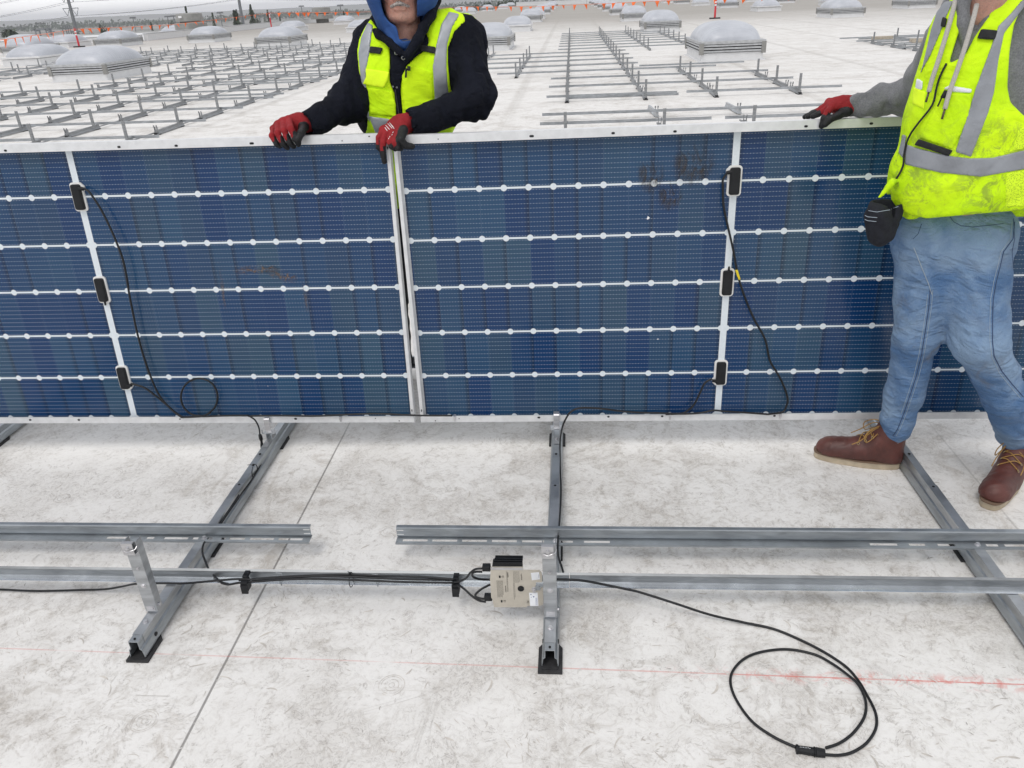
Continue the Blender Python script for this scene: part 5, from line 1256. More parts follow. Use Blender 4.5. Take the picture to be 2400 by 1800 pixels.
def head_field(g, c, R, jaw=1.0):
    """c: centre of the head at eye height; R columns: right, forward(face), up"""
    R = np.array(R, float); e = lambda x, y, z: np.array(c)+R[:, 0]*x+R[:, 1]*y+R[:, 2]*z
    RR = [list(R[0]), list(R[1]), list(R[2])]
    F = ell(g, e(0, -.012, .035), (.076, .096, .092), RR)
    F = smin(F, ell(g, e(0, .020, -.040), (.062, .070, .075), RR), .03)
    F = smin(F, ell(g, e(0, .045, -.088), (.042*jaw, .036, .030), RR), .030)
    for s in (-1, 1):
        F = smin(F, caps(g, e(s*.058, -.008, -.045), e(s*.028, .05, -.095), .016, .015), .03)
        F = smin(F, ell(g, e(s*.043, .058, -.020), (.022, .020, .018), RR), .02)
        F = smin(F, caps(g, e(s*.015, .080, .022), e(s*.045, .068, .022), .010, .008), .012)
        F = smax(F, -ell(g, e(s*.032, .092, .002), (.016, .014, .009), RR), .008)
        F = smin(F, ell(g, e(s*.078, -.012, -.008), (.009, .017, .030), RR), .006)
        F = smin(F, ell(g, e(s*.012, .088, -.036), (.011, .011, .009), RR), .006)
        # fold from nose to mouth corner
        F = smax(F, -caps(g, e(s*.024, .094, -.030), e(s*.036, .078, -.062), .0030, .0026), .008)
    F = smin(F, caps(g, e(0, .080, .012), e(0, .100, -.030), .009, .013), .010)
    F = smin(F, ell(g, e(0, .076, -.052), (.028, .016, .012), RR), .012)
    F = smax(F, -caps(g, e(-.024, .0925, -.063), e(.024, .0925, -.063), .0015, .0015), .004)
    F = smin(F, caps(g, e(-.016, .086, -.070), e(.016, .086, -.070), .0055, .0055), .006)
    F = smin(F, ell(g, e(0, .072, -.096), (.020, .014, .014), RR), .012)
    return F, e
# ================================================================ the older man behind the modules
M1 = thing('person', 'man in a blue hood, black jacket and lime vest leaning over the panels', 'person', (-.52, 3.25, 0))
upv = np.array([.03, -.05, 1.0]); upv /= np.linalg.norm(upv); fw = np.array([.06, -1, -.22]); fw -= upv*(fw@upv); fw /= np.linalg.norm(fw); rt = np.cross(fw, upv)
mouth = P3(936, 16, 2.985)
hc = mouth-fw*.090+upv*.062
HR = np.stack([rt, fw, upv], 1)
g = Grid(hc-np.array([.13, .16, .24]), hc+np.array([.13, .15, .16]), .0030)
F, e1 = head_field(g, hc, HR)
neck0 = e1(0, -.02, -.06); neck1 = P3(952, 95, 3.09)
F = smin(F, caps(g, neck0, neck1, .054, .060), .02)
for s in (-1, 1): F = smin(F, caps(g, e1(s*.012, .030, -.115), P3(952, 90, 3.04)+np.array([s*.012, 0, 0]), .007, .007), .012)   # loose neck cords
F = F+wrinkle(g, F, .0008, 90, 40, upv, 8, .01)
body_head = nets(g, F, 'body', SKIN, M1, None, 1)
# rest of the body, one surface under the clothes
S = dict(pel=P3(905, 560, 3.28), che=P3(955, 170, 3.12), shl=P3(872, 92, 3.12), shr=P3(1085, 82, 3.12), ell_=P3(820, 236, 3.02), elr=P3(1108, 226, 3.0), wrl=P3(716, 292, 2.875), wrr=P3(955, 288, 2.868))
g = Grid((-1.25, 2.72, .02), (-.05, 3.6, 1.66), .013)
hipL, hipR = np.array([-.80, 3.36, .93]), np.array([-.60, 3.36, .93]); knL, knR = np.array([-.84, 3.30, .50]), np.array([-.58, 3.30, .50]); anL, anR = np.array([-.86, 3.40, .10]), np.array([-.56, 3.38, .10])
F = caps(g, (hipL+hipR)/2, S['che']+np.array([0, .03, 0]), .10, .08)
for a, b, ra, rb in ((S['che'], S['shl'], .07, .04), (S['che'], S['shr'], .07, .04), (S['shl'], S['ell_'], .04, .034), (S['shr'], S['elr'], .04, .034), (S['ell_'], S['wrl'], .034, .024), (S['elr'], S['wrr'], .034, .024),
                     (hipL, knL, .085, .055), (hipR, knR, .085, .055), (knL, anL, .052, .038), (knR, anR, .052, .038), (S['che'], P3(952, 70, 3.11), .06, .05)):
    F = smin(F, caps(g, a, b, ra, rb), .04)
o = nets(g, F, 'torso_and_limbs', SKIN, None, None, 1)
# join both islands into one body mesh
def join_into(a, b):
    import bmesh
    bm = bmesh.new(); bm.from_mesh(a.data); bm.from_mesh(b.data); bm.to_mesh(a.data); bm.free(); bpy.data.objects.remove(b)
    a.data.polygons.foreach_set('use_smooth', [True]*len(a.data.polygons)); a.data.update()
join_into(body_head, o)
# moustache, eyes, brows
g = Grid(e1(0, .09, -.045)-.05, e1(0, .09, -.045)+.05, .0022)
F = None
for s in (-1, 1):
    f = caps(g, e1(s*.003, .0945, -.050), e1(s*.030, .080, -.061), .0085, .0055); F = f if F is None else smin(F, f, .006)
F = F+wrinkle(g, F, .0022, 230, 120, rt, 4, .01); nets(g, F, 'moustache', STUB, M1, None, 0)
for s in (-1, 1):
    b = MB(); c = e1(s*.031, .072, .002); b.sphere((0, 0, 0), .0125, 16, 12); q = b.build('eye', EYEW, M1, smooth=True); q.location = Vector(c)-M1.location
    b = MB(); b.sphere((0, 0, 0), .0055, 12, 8); q2 = b.build('iris', DARKH, q, smooth=True); q2.location = Vector(fw)*.009
# trousers and shoes (seen through the gap)
g = Grid((-1.05, 3.1, .03), (-.35, 3.6, 1.08), .011)
F = caps(g, hipL, knL, .115, .085); F = smin(F, caps(g, hipR, knR, .115, .085), .03)
F = smin(F, caps(g, knL, anL, .083, .070), .03); F = smin(F, caps(g, knR, anR, .083, .070), .03); F = smin(F, caps(g, (hipL+hipR)/2+np.array([-.05, 0, .05]), (hipL+hipR)/2+np.array([.05, 0, .05]), .14, .14), .05)
F = F+wrinkle(g, F, .006, 14, 6, (0, 0, 1), 5); nets(g, F, 'trousers', PANTS, M1)
for (an, dx) in ((anL, -.03), (anR, .03)):
    g = Grid(an+np.array([-.1, -.34, -.11]), an+np.array([.1, .12, .09]), .007)
    F = caps(g, an+np.array([0, 0, -.02]), an+np.array([dx*.5, -.17, -.055]), .05, .042); F = smin(F, ell(g, an+np.array([dx, -.2, -.062]), (.05, .09, .04)), .03); F = np.maximum(F, -(g.Z-.004)+0*F); nets(g, F, 'shoe', RUBBER, M1)
# torso field shared by jacket and vest
def torso1(g):
    F = caps(g, P3(905, 110, 3.14), P3(1052, 96, 3.13), .088, .088, ((0, 1, 0), 1.05))
    F = smin(F, caps(g, P3(880, 92, 3.13), P3(1085, 78, 3.12), .066, .066), .03)
    F = smin(F, caps(g, P3(900, 170, 3.12), P3(1020, 160, 3.10), .118, .118), .06)
    F = smin(F, caps(g, P3(912, 260, 3.13), P3(985, 260, 3.12), .132, .132), .06)
    F = smin(F, caps(g, P3(905, 420, 3.2), P3(960, 420, 3.2), .135, .135), .06)
    F = smin(F, caps(g, P3(903, 520, 3.28), P3(955, 520, 3.28), .140, .140), .06)
    return F
lo, hi = np.array([-1.18, 2.74, .86]), np.array([-.10, 3.50, 1.80])
g = Grid(lo, hi, .0068)
T = torso1(g)
arms = caps(g, P3(868, 100, 3.13), P3(818, 235, 3.02), .072, .066); arms = smin(arms, caps(g, P3(818, 240, 3.0), P3(728, 290, 2.885), .068, .050), .04)
armr = caps(g, P3(1088, 88, 3.12), P3(1112, 225, 2.99), .078, .074); armr = smin(armr, caps(g, P3(1112, 238, 2.985), P3(985, 282, 2.885), .073, .052), .035)
A = np.minimum(arms, armr)
A = A+wrinkle(g, A, .0120, 22, 8, (P3(818, 235, 3.02)-P3(728, 290, 2.885)), 12)
A = A+wrinkle(g, A, .0045, 48, 15, (.3, .2, 1), 22)
cuffs = np.minimum(caps(g, P3(752, 278, 2.9), P3(726, 291, 2.884), .051, .049), caps(g, P3(1012, 278, 2.9), P3(972, 285, 2.876), .053, .051))
J = smin(T+wrinkle(g, T, .004, 10, 8, (0, 0, 1), 2), A, .030); J = smin(J, cuffs, .008)
J = smax(J, -(caps(g, P3(951, 40, 3.10), P3(951, 100, 3.06), .064, .052)), .01)      # neck opening
J = smax(J, -(caps(g, P3(728, 289, 2.884)-(0, 0, 0), P3(700, 300, 2.85), .040, .040)), .004); J = smax(J, -caps(g, P3(968, 286, 2.872), P3(930, 292, 2.85), .041, .041), .004)
# V opening at the chest
J = smax(J, -np.maximum(poly_sd(g, [(905, 85), (925, 108), (944, 137), (975, 105), (990, 80), (985, 20), (900, 20)], 3.0), g.Y-3.045), .006)
nets(g, J, 'jacket', NAVY, M1, None, 1)
# collar of the jacket: thick rolled band standing round the hood
col = [P3(868, 62, 3.10), P3(888, 82, 3.03), P3(915, 100, 2.99), P3(938, 122, 2.965)]
colr = [P3(1026, -40, 3.12), P3(1022, 0, 3.10), P3(1010, 36, 3.05), P3(992, 66, 3.0), P3(980, 92, 2.965), P3(955, 130, 2.955)]
colb = [P3(1026, -40, 3.12), P3(1010, -20, 3.2), P3(960, 10, 3.26), P3(890, 30, 3.22), P3(868, 62, 3.10)]
g = Grid(np.array([-.86, 2.90, 1.40]), np.array([-.38, 3.34, 1.80]), .005); F = None
for ch, r0, r1 in ((col, .015, .013), (colr, .019, .015), (colb, .020, .018)):
    for i in range(len(ch)-1):
        f = caps(g, ch[i], ch[i+1], r0, r1); F = f if F is None else smin(F, f, .012)
F = smin(F, front_patch(g, torso1(g), .018, [(955, 128), (975, 100), (985, 70), (1003, 88), (1005, 102), (988, 122), (962, 142), (945, 160), (938, 150)], 3.0, .03, ymax=3.1), .004)
nets(g, F, 'collar', NAVY, M1, None, 1)
# black placket down the front, snaps and zip
g = Grid(np.array([-.80, 2.85, 1.10]), np.array([-.40, 3.10, 1.60]), .0045); Tg = torso1(g)
F = front_patch(g, Tg, .017, [(913, 108), (944, 140), (990, 108), (952, 152), (940, 190), (938, 230), (944, 275), (946, 330), (930, 330), (928, 250), (924, 215), (914, 190), (916, 140)], 3.0, .03, ymax=3.1)
nets(g, F, 'placket', NAVY, M1, None, 1)
def on_front(px, py, Tfun, off=0.0, y0=2.7, y1=3.3):
    """march along a line of sight on to the cloth"""
    class G: pass
    Y = y0
    for _ in range(80):
        p = gy(px, py, Y); gg = G(); gg.X, gg.Y, gg.Z = (np.array([[[v]]], f32) for v in p); d = float(Tfun(gg)[0, 0, 0])-off
        if d < .0008: break
        Y += max(d*.8, .0008)
        if Y > y1: Y = (y0+y1)/2+.1; break
    return gy(px, py, Y)
for px, py in ((987, 98), (945, 136), (929, 124), (921, 203), (930, 205)):
    p = Vector(on_front(px, py, torso1, .022)); r = .0055 if py < 140 else .0022; b = MB(); d = Vector(ray(px, py)).normalized(); b.tube(ring_tube(p, d, r, 14), r*.3, 6, 1, smooth=False)
    q = b.build('snap', GALVB, M1); q.location = -Vector(M1.location)
b = MB(); b.tube([on_front(x, y, torso1, .020) for x, y in ((926, 210), (931, 240), (935, 270), (938, 300))], .0022, 6, 4); q = b.build('zip', DARKGAP, M1, smooth=True); q.location = -Vector(M1.location)
# blue hood
g = Grid(hc+np.array([-.20, -.20, -.30]), hc+np.array([.20, .24, .20]), .0042)
cH = hc+upv*.008-fw*.015+rt*.0
outer = ell(g, hc+upv*.020-fw*.020, (.132, .145, .150)); outer = smin(outer, caps(g, hc+upv*(-.03)-fw*.01, P3(940, 62, 3.10), .122, .088), .05)
outer = smin(outer, caps(g, P3(930, 45, 3.05), P3(946, 98, 3.01), .070, .045), .03)
inner = ell(g, hc+upv*.018-fw*.016, (.110, .122, .130)); inner = smin(inner, caps(g, hc-upv*.03, P3(948, 50, 3.06), .086, .060), .05)
opening = np.maximum(poly_sd(g, [(884, -140), (884, -40), (892, 0), (902, 34), (914, 50), (930, 62), (934, 76), (937, 90), (946, 96), (966, 92), (968, 70), (972, 40), (977, 0), (980, -60), (976, -140)], 3.0), g.Y-3.08)
F = smax(outer, -inner, .010); F = smax(F, -opening, .007); F = F+wrinkle(g, F, .0085, 17, 8, (.5, .2, 1), 31)*np.clip((1.72-g.Z)/.12, .25, 1)
nets(g, F, 'hood', HOODB, M1, None, 1)
g = Grid(np.array([-.70, 2.95, 1.42]), np.array([-.50, 3.16, 1.66]), .004)
F = caps(g, P3(951, 140, 3.07), P3(951, 118, 3.06), .052, .050); F = F+wrinkle(g, F, .004, 30, 12, (0, 0, 1), 9); nets(g, F, 'blue_pullover', HOODB, M1, None, 1)
g = Grid(np.array([-.70, 2.95, 1.50]), np.array([-.50, 3.20, 1.68]), .0035); pts = ring_tube(P3(951, 86, 3.085), (0, -.35, 1), .056, 16); F = None
for i in range(15):
    f = caps(g, pts[i], pts[i+1], .0115, .0115); F = f if F is None else np.minimum(F, f)
nets(g, F, 'shirt_collar', GREYT, M1, None, 1)
# vest and its tapes
g = Grid(np.array([-.92, 2.88, .86]), np.array([-.16, 3.42, 1.72]), .0062); Tg = torso1(g)
Tw = Tg+wrinkle(g, Tg, .0035, 12, 9, (1, 0, .3), 6)
Lp = [(869, 44), (880, 60), (896, 80), (912, 100), (915, 133), (914, 190), (926, 221), (931, 272), (936, 430), (936, 900), (700, 900), (860, 300), (862, 270), (850, 210), (840, 165), (837, 120), (842, 90), (856, 62)]
Rp = [(1030, 3), (1050, 10), (1068, 25), (1086, 33), (1092, 50), (1066, 75), (1051, 111), (1050, 150), (1056, 200), (1068, 234), (1080, 300), (1080, 900), (948, 900), (948, 330), (943, 262), (938, 206), (943, 177), (951, 155), (977, 130), (996, 117), (1004, 95), (995, 72), (1014, 40), (1024, 22)]
reg = np.minimum(poly_sd(g, Lp, 3), poly_sd(g, Rp, 3)); back = 3.16-g.Y+0*reg
back = np.maximum(back, np.abs(g.X+.52)-.20+0*back); reg = np.minimum(reg, back)
V = smax(Tw-.0145, reg, .006); V = np.maximum(V, -(Tg-.0005)); V = np.maximum(V, (.93-g.Z)+0*V)
nets(g, V, 'vest', VEST, M1, None, 1)
def patch1(name, poly, off, mat, h=.0045, ymax=3.14, wr=.002):
    p = np.array([on_front(x, y, torso1, 0) for x, y in poly if 0 < y < 420]); g = Grid(p.min(0)-.05, p.max(0)+.05, h); Tg = torso1(g); Tw = Tg+wrinkle(g, Tg, .0035, 12, 9, (1, 0, .3), 6)
    F = np.maximum(np.maximum(Tw-off, poly_sd(g, poly, 3)), -(Tw-off+.012)); F = np.maximum(F, g.Y-ymax); return nets(g, F, name, mat, M1, None, 1)
patch1('reflective_tape', [(862, 52), (875, 60), (870, 90), (866, 125), (858, 165), (859, 215), (866, 272), (868, 290), (858, 270), (850, 215), (843, 165), (840, 125), (846, 88)], .0185, REFL)
patch1('reflective_tape', [(1052, 27), (1078, 33), (1060, 63), (1048, 104), (1046, 158), (1053, 240), (1056, 300), (1022, 300), (1019, 240), (1014, 158), (1021, 111), (1034, 57)], .0185, REFL)
patch1('reflective_tape', [(864, 272), (930, 281), (934, 305), (925, 318), (880, 312)], .0182, REFL)
patch1('webbing_tab', [(868, 108), (897, 112), (892, 127), (865, 124)], .0225, VELC, .0035)
patch1('webbing_tab', [(985, 104), (1021, 110), (1019, 126), (985, 119)], .0225, VELC, .0035)
patch1('pocket_flap', [(856, 160), (913, 168), (908, 190), (900, 206), (880, 203), (850, 197), (858, 180)], .0235, POCK, .004)
patch1('pocket', [(862, 205), (896, 208), (920, 216), (928, 245), (929, 275), (866, 268)], .0185, VEST, .004)
patch1('pocket', [(942, 176), (960, 150), (1013, 168), (1016, 240), (948, 262), (942, 210)], .0185, VEST, .004)
b = MB(); b.tube([on_front(x, y, torso1, .026) for x, y in ((952, 160), (951, 182))], .0035, 8, 2); b.tube([on_front(x, y, torso1, .027) for x, y in ((958, 155), (958, 166))], .006, 8, 2)
q = b.build('pen', VELC, M1, smooth=True); q.location = -Vector(M1.location)
# gloves of the first man: right hand (image left) closed over the frame
def W(*a): return np.array(P3(*a))
def blk1(ct):
    # black on finger tips and the inner side: the lower-facing and camera-side half of fingers
    u = np.array([project(p) for p in ct]); return ((u[:, 1] > 331) | ((u[:, 0] > 680) & (u[:, 1] > 300) & (u[:, 0]-u[:, 1]*.6 > 492) & (u[:, 0] < 716))).astype(int)
def project(p):
    d = np.array(p)-np.array([0, 0, CAMH]); z = d@AW; return (1200+FPX*(d@AR)/z, 900-FPX*(d@AU)/z)
YF = 2.770
ch = [[W(642, 302, 2.845), W(637, 318, YF+.0), W(648, 337, YF-.005), W(656, 343, YF)],
      [W(652, 291, 2.842), W(651, 312, YF-.010), W(664, 338, YF-.012), W(673, 346, YF-.002)],
      [W(664, 284, 2.840), W(666, 306, YF-.016), W(679, 334, YF-.018), W(688, 343, YF-.006)],
      [W(677, 280, 2.838), W(681, 302, YF-.022), W(693, 326, YF-.024), W(699, 338, YF-.012)]]
th = [W(712, 296, 2.85), W(706, 312, YF-.020), W(697, 327, YF-.034), W(699, 335, YF-.030)]
wr = W(722, 288, 2.885); glove(M1, wr, (wr-W(690, 288, 2.86))/np.linalg.norm(wr-W(690, 288, 2.86)), W(690, 287, 2.862), None, None, ch, th, 'glove', blackfn=blk1)
YF = 2.778
ch = [[W(898, 304, 2.815), W(888, 322, YF-.004), W(887, 345, YF-.006), W(892, 352, YF)],
      [W(905, 309, 2.805), W(898, 334, YF-.014), W(897, 358, YF-.010), W(901, 379, YF-.006)],
      [W(918, 312, 2.80), W(914, 332, YF-.024), W(918, 343, YF-.026), W(926, 349, YF-.014)],
      [W(932, 311, 2.80), W(926, 334, YF-.030), W(932, 346, YF-.030), W(940, 348, YF-.016)]]
th = [W(946, 306, 2.805), W(940, 328, YF-.028), W(950, 341, YF-.022), W(966, 343, YF-.012)]
def blk2(ct):
    u = np.array([project(p) for p in ct]); return (((u[:, 1] > 352) & (u[:, 0] < 912)) | ((u[:, 0] > 925) & (u[:, 1] > 300+ (962-u[:, 0])*.55)) | ((u[:, 1] > 345) & (u[:, 0] > 930))).astype(int)
wr = W(958, 287, 2.872); glove(M1, wr, (wr-W(925, 300, 2.85))/np.linalg.norm(wr-W(925, 300, 2.85)), W(922, 297, 2.852), None, None, ch, th, 'glove', blackfn=blk2, cuff_r=.039)
# white print on the back of the left glove
g = Grid(W(940, 330, 2.80)-.08, W(900, 270, 2.86)+.08, .0025)
mk = MB()
class GG: pass
gl = [o for o in M1.children if o.name.startswith('glove')][-1]
from mathutils.bvhtree import BVHTree
def bvh(o): return BVHTree.FromPolygons([v.co for v in o.data.vertices], [p.vertices for p in o.data.polygons])
def strokes(o, parent, name, mat, lines, r, off=.0006):
    B = bvh(o); b = MB()
    for ln in lines:
        pts = []; dn = []
        for (a0, a1) in zip(ln[:-1], ln[1:]):
            k_ = max(int(math.hypot(a1[0]-a0[0], a1[1]-a0[1])/5), 1); dn += [(a0[0]+(a1[0]-a0[0])*i/k_, a0[1]+(a1[1]-a0[1])*i/k_) for i in range(k_)]
        ln = dn+[ln[-1]]
        for (px, py) in ln:
            d = Vector(ray(px, py)).normalized(); hit = B.ray_cast(Vector((0, 0, CAMH)), d)
            if hit[0] is not None: pts.append(hit[0]+hit[1]*off if hit[1].dot(d) < 0 else hit[0]-d*off)
        if len(pts) > 1: b.tube(pts, r, 6, 2, smooth=len(pts) > 3)
    if b.v:
        q = b.build(name, mat, parent, smooth=True); q.location = -Vector(parent.location); return q
strokes(gl, M1, 'glove_print', WHITEP, [[(909, 290), (919, 301)], [(913, 288), (922, 298)], [(904, 294), (913, 304)], [(902, 299), (908, 307)], [(916, 292), (924, 302)], [(920, 312), (922, 309)], [(918, 317), (920, 315)], [(913, 322), (914, 320)], [(911, 326), (911, 324)]], .0012)
# ================================================================ the second man, walking in front of the modules
M2 = thing('person', 'man in blue jeans, brown boots and soiled lime vest standing right of the panels', 'person', (1.3, 2.5, 0))
def pad(o): return o
# joints
hipA, hipB = P3(2172, 585, 2.52), P3(2300, 585, 2.50); knA, knB = P3(2148, 790, 2.53), P3(2296, 800, 2.42); anA, anB = P3(2098, 985, 2.62), P3(2378, 1000, 2.54)
shA, elA, wrA = P3(2228, 80, 2.52), P3(2140, 226, 2.77), P3(2004, 247, 2.838); shB, elB, wrB = P3(2480, 70, 2.44), P3(2540, 330, 2.45), P3(2500, 560, 2.30)
chest = P3(2300, 170, 2.45)
# head and body
fw2 = np.array([-.55, -.78, -.15]); up2 = np.array([-.06, -.02, 1.0]); up2 /= np.linalg.norm(up2); fw2 -= up2*(fw2@up2); fw2 /= np.linalg.norm(fw2); rt2 = np.cross(fw2, up2)
hc2 = P3(2300, 0, 2.44)+np.array([0, 0, .16]); g = Grid(hc2-np.array([.15, .15, .24]), hc2+np.array([.15, .15, .15]), .0042)
F, e2 = head_field(g, hc2, np.stack([rt2, fw2, up2], 1)); F = smin(F, caps(g, e2(0, -.02, -.06), P3(2302, 30, 2.46), .055, .06), .02)
bod = nets(g, F, 'body', SKIN, M2, None, 1)
g = Grid((.70, 2.15, .03), (1.95, 2.95, 1.70), .014); F = caps(g, (hipA+hipB)/2+np.array([0, .03, 0]), chest+np.array([.02, .03, 0]), .085, .08)
for a, b, ra, rb in ((chest, shA, .05, .036), (chest, shB, .05, .036), (shA, elA, .038, .034), (elA, wrA, .034, .024), (shB, elB, .038, .034), (elB, wrB, .034, .024), (hipA, knA, .066, .045), (hipB, knB, .066, .045), (knA, anA, .042, .032), (knB, anB, .042, .032), (chest, P3(2302, 20, 2.46), .06, .05)):
    F = smin(F, caps(g, a, b, ra, rb), .04)
o = nets(g, F, 'limbs', SKIN, None, None, 1); join_into(bod, o)
for s in (-1, 1):
    b = MB(); b.sphere((0, 0, 0), .0125, 14, 10); q = b.build('eye', EYEW, M2, smooth=True); q.location = Vector(e2(s*.031, .072, .002))-M2.location
g = Grid(e2(0, 0, 0)-.17, e2(0, 0, 0)+.17, .005); F0, _ = head_field(g, hc2, np.stack([rt2, fw2, up2], 1)); c = e2(0, 0, 0)
zz = (g.X-c[0])*up2[0]+(g.Y-c[1])*up2[1]+(g.Z-c[2])*up2[2]; ff = (g.X-c[0])*fw2[0]+(g.Y-c[1])*fw2[1]+(g.Z-c[2])*fw2[2]
F = np.maximum(F0-.008, -(zz-.045)*.8+ff*.25-.01); nets(g, F+wrinkle(g, F, .003, 60, 40, up2, 3), 'hair', DARKH, M2, None, 1)
F = np.maximum(F0-.006, zz+.060); F = np.maximum(F, -ff-.0); nets(g, F+wrinkle(g, F, .002, 90, 60, up2, 4), 'beard', DARKH, M2, None, 1)
# jeans
def jeansF(g):
    F = caps(g, P3(2180, 545, 2.53), P3(2292, 540, 2.53), .116, .116)
    F = smin(F, caps(g, hipA+np.array([0.0, 0, 0]), knA, .101, .074), .03); F = smin(F, caps(g, P3(2280, 590, 2.50), knB, .111, .085), .05)
    F = smin(F, caps(g, knA, P3(2118, 920, 2.585), .074, .066), .03); F = smin(F, caps(g, P3(2118, 920, 2.585), P3(2100, 1003, 2.615), .066, .062), .02)
    F = smin(F, caps(g, knB, P3(2356, 930, 2.47), .083, .072), .03); F = smin(F, caps(g, P3(2356, 930, 2.47), P3(2380, 1018, 2.54), .072, .066), .02)
    return F
g = Grid((.98, 2.25, .07), (1.80, 2.78, 1.13), .0066); F = jeansF(g)
F = F+wrinkle(g, F, .0042, 12, 5, (.35, 0, 1), 40)+wrinkle(g, F, .0022, 30, 10, (-.45, .1, 1), 44)
low = np.clip((.36-g.Z)/.2, 0, 1); F = F+wrinkle(g, F, .0095, 28, 6, (.2, .15, 1), 47)*low
knee = np.exp(-((g.Z-.52)/.07)**2); F = F+wrinkle(g, F, .0085, 26, 6, (.35, .3, 1), 48)*knee
crotch = np.exp(-((g.Z-.84)/.09)**2); F = F+wrinkle(g, F, .0075, 22, 5, (.7, .1, 1), 49)*crotch
# hem cuts, sloping over the boots
cutA = (.105-(g.Z-.30*(g.X-float(anA[0]))*-.35)); F = np.where(g.fX < 1.36, np.maximum(F, (.118-g.Z)-(g.X-1.16)*.22), np.maximum(F, .135-g.Z))
jeans = nets(g, F, 'jeans', JEANS, M2, None, 1)
# seams drawn on the cloth as raised stitching
strokes(jeans, M2, 'side_seam', DENIMS, [[(2378, 520), (2374, 560), (2352, 590), (2345, 620), (2335, 660), (2328, 700), (2326, 750), (2326, 800), (2330, 835), (2348, 870), (2372, 900), (2398, 930)]], .0017, .0)
strokes(jeans, M2, 'side_seam', THREAD, [[(2372, 520), (2368, 560), (2346, 590), (2339, 620), (2329, 660), (2322, 700), (2320, 750), (2320, 800), (2325, 838), (2342, 874), (2366, 904), (2392, 934)]], .0007, .0005)
strokes(jeans, M2, 'inner_seam', DENIMS, [[(2180, 680), (2177, 720), (2168, 780), (2160, 830), (2148, 880), (2135, 920), (2118, 970), (2104, 1005), (2093, 1022)]], .0017, .0)
strokes(jeans, M2, 'inner_seam', THREAD, [[(2186, 680), (2183, 720), (2174, 780), (2166, 830), (2154, 880), (2141, 920), (2124, 970), (2110, 1005), (2100, 1022)], [(2174, 690), (2171, 720), (2162, 780), (2154, 830), (2142, 880), (2129, 920), (2112, 970)]], .0007, .0005)
strokes(jeans, M2, 'pocket_seam', DENIMS, [[(2226, 508), (2235, 520), (2252, 529), (2280, 532), (2320, 528), (2352, 524)], [(2375, 512), (2378, 560), (2372, 590), (2374, 620)]], .0011, .0)
strokes(jeans, M2, 'fly_seam', DENIMS, [[(2140, 560), (2152, 548), (2160, 525)]], .0010, .0)
strokes(jeans, M2, 'crotch_seam', THREAD, [[(2142, 580), (2150, 600), (2162, 630), (2176, 665), (2184, 690)]], .0012, .0012)
strokes(jeans, M2, 'hem', THREAD, [[(2053, 985), (2058, 1000), (2068, 1017), (2082, 1030), (2100, 1037), (2122, 1041)]], .0014, .0015)
# hoodie and vest
def torso2(g):
    F = caps(g, P3(2204, 470, 2.50), P3(2330, 462, 2.50), .124, .128)
    F = smin(F, caps(g, P3(2202, 400, 2.47), P3(2345, 400, 2.47), .122, .128), .06)
    F = smin(F, caps(g, P3(2230, 280, 2.46), P3(2385, 280, 2.46), .114, .126), .06)
    F = smin(F, caps(g, P3(2256, 160, 2.47), P3(2420, 160, 2.46), .104, .110), .06)
    F = smin(F, caps(g, P3(2258, 70, 2.48), P3(2450, 55, 2.46), .074, .076), .05)
    return F
g = Grid((.72, 2.10, .96), (1.98, 2.96, 1.74), .0074); T = torso2(g)
A1 = caps(g, P3(2222, 95, 2.52), P3(2150, 222, 2.75), .070, .066); A1 = smin(A1, caps(g, P3(2152, 224, 2.755), P3(2060, 238, 2.81), .066, .052), .03); A1 = smin(A1, caps(g, P3(2060, 238, 2.81), P3(2008, 246, 2.836), .052, .043), .02)
A1 = A1+wrinkle(g, A1, .0120, 24, 8, (1, .3, .1), 51)+wrinkle(g, A1, .004, 50, 18, (1, 0, .3), 52)
A2 = caps(g, P3(2478, 85, 2.46), elB, .080, .068); A2 = smin(A2, caps(g, elB, wrB, .066, .046), .03); A2 = A2+wrinkle(g, A2, .008, 14, 8, (0, 0, 1), 53)
H = smin(T+.004, A1, .03); H = smin(H, A2, .02)
H = smin(H, caps(g, P3(2215, 20, 2.50)*.4+P3(2300, 5, 2.5)*.6, P3(2380, 5, 2.52), .062, .062), .04)
H = smax(H, -caps(g, e2(0, .01, -.02), P3(2296, 18, 2.40), .056, .046), .01)
H = np.maximum(H, (1.13-g.Z)+0*H)
nets(g, H, 'hoodie', HOODIE, M2, None, 1)
# hood lying on the shoulders
g = Grid(hc2+np.array([-.22, -.2, -.26]), hc2+np.array([.28, .26, .02]), .0065); F = None
hr = [P3(2262, -25, 2.52), P3(2290, -35, 2.60), P3(2360, -35, 2.60), P3(2372, -25, 2.52)]
for i in range(len(hr)-1):
    f = caps(g, hr[i], hr[i+1], .032, .032); F = f if F is None else smin(F, f, .02)
nets(g, F+wrinkle(g, F, .005, 14, 9, (1, .4, 0), 55), 'hood', HOODIE, M2, None, 1)
g = Grid(P3(2300, 20, 2.42)-.17, P3(2300, 20, 2.42)+.17, .0055); F = None
hr = [P3(2268, 110, 2.40), P3(2258, 55, 2.41), P3(2256, 5, 2.43), P3(2275, -25, 2.50), P3(2320, -30, 2.52), P3(2345, 0, 2.46), P3(2318, 50, 2.41), P3(2276, 110, 2.40)]
for i in range(len(hr)-1):
    f = caps(g, hr[i], hr[i+1], .017, .017); F = f if F is None else smin(F, f, .012)
F = smin(F, caps(g, P3(2300, 5, 2.47), P3(2300, 40, 2.46), .050, .045), .02)
nets(g, F, 'hoodie_collar', HOODIE, M2, None, 1)
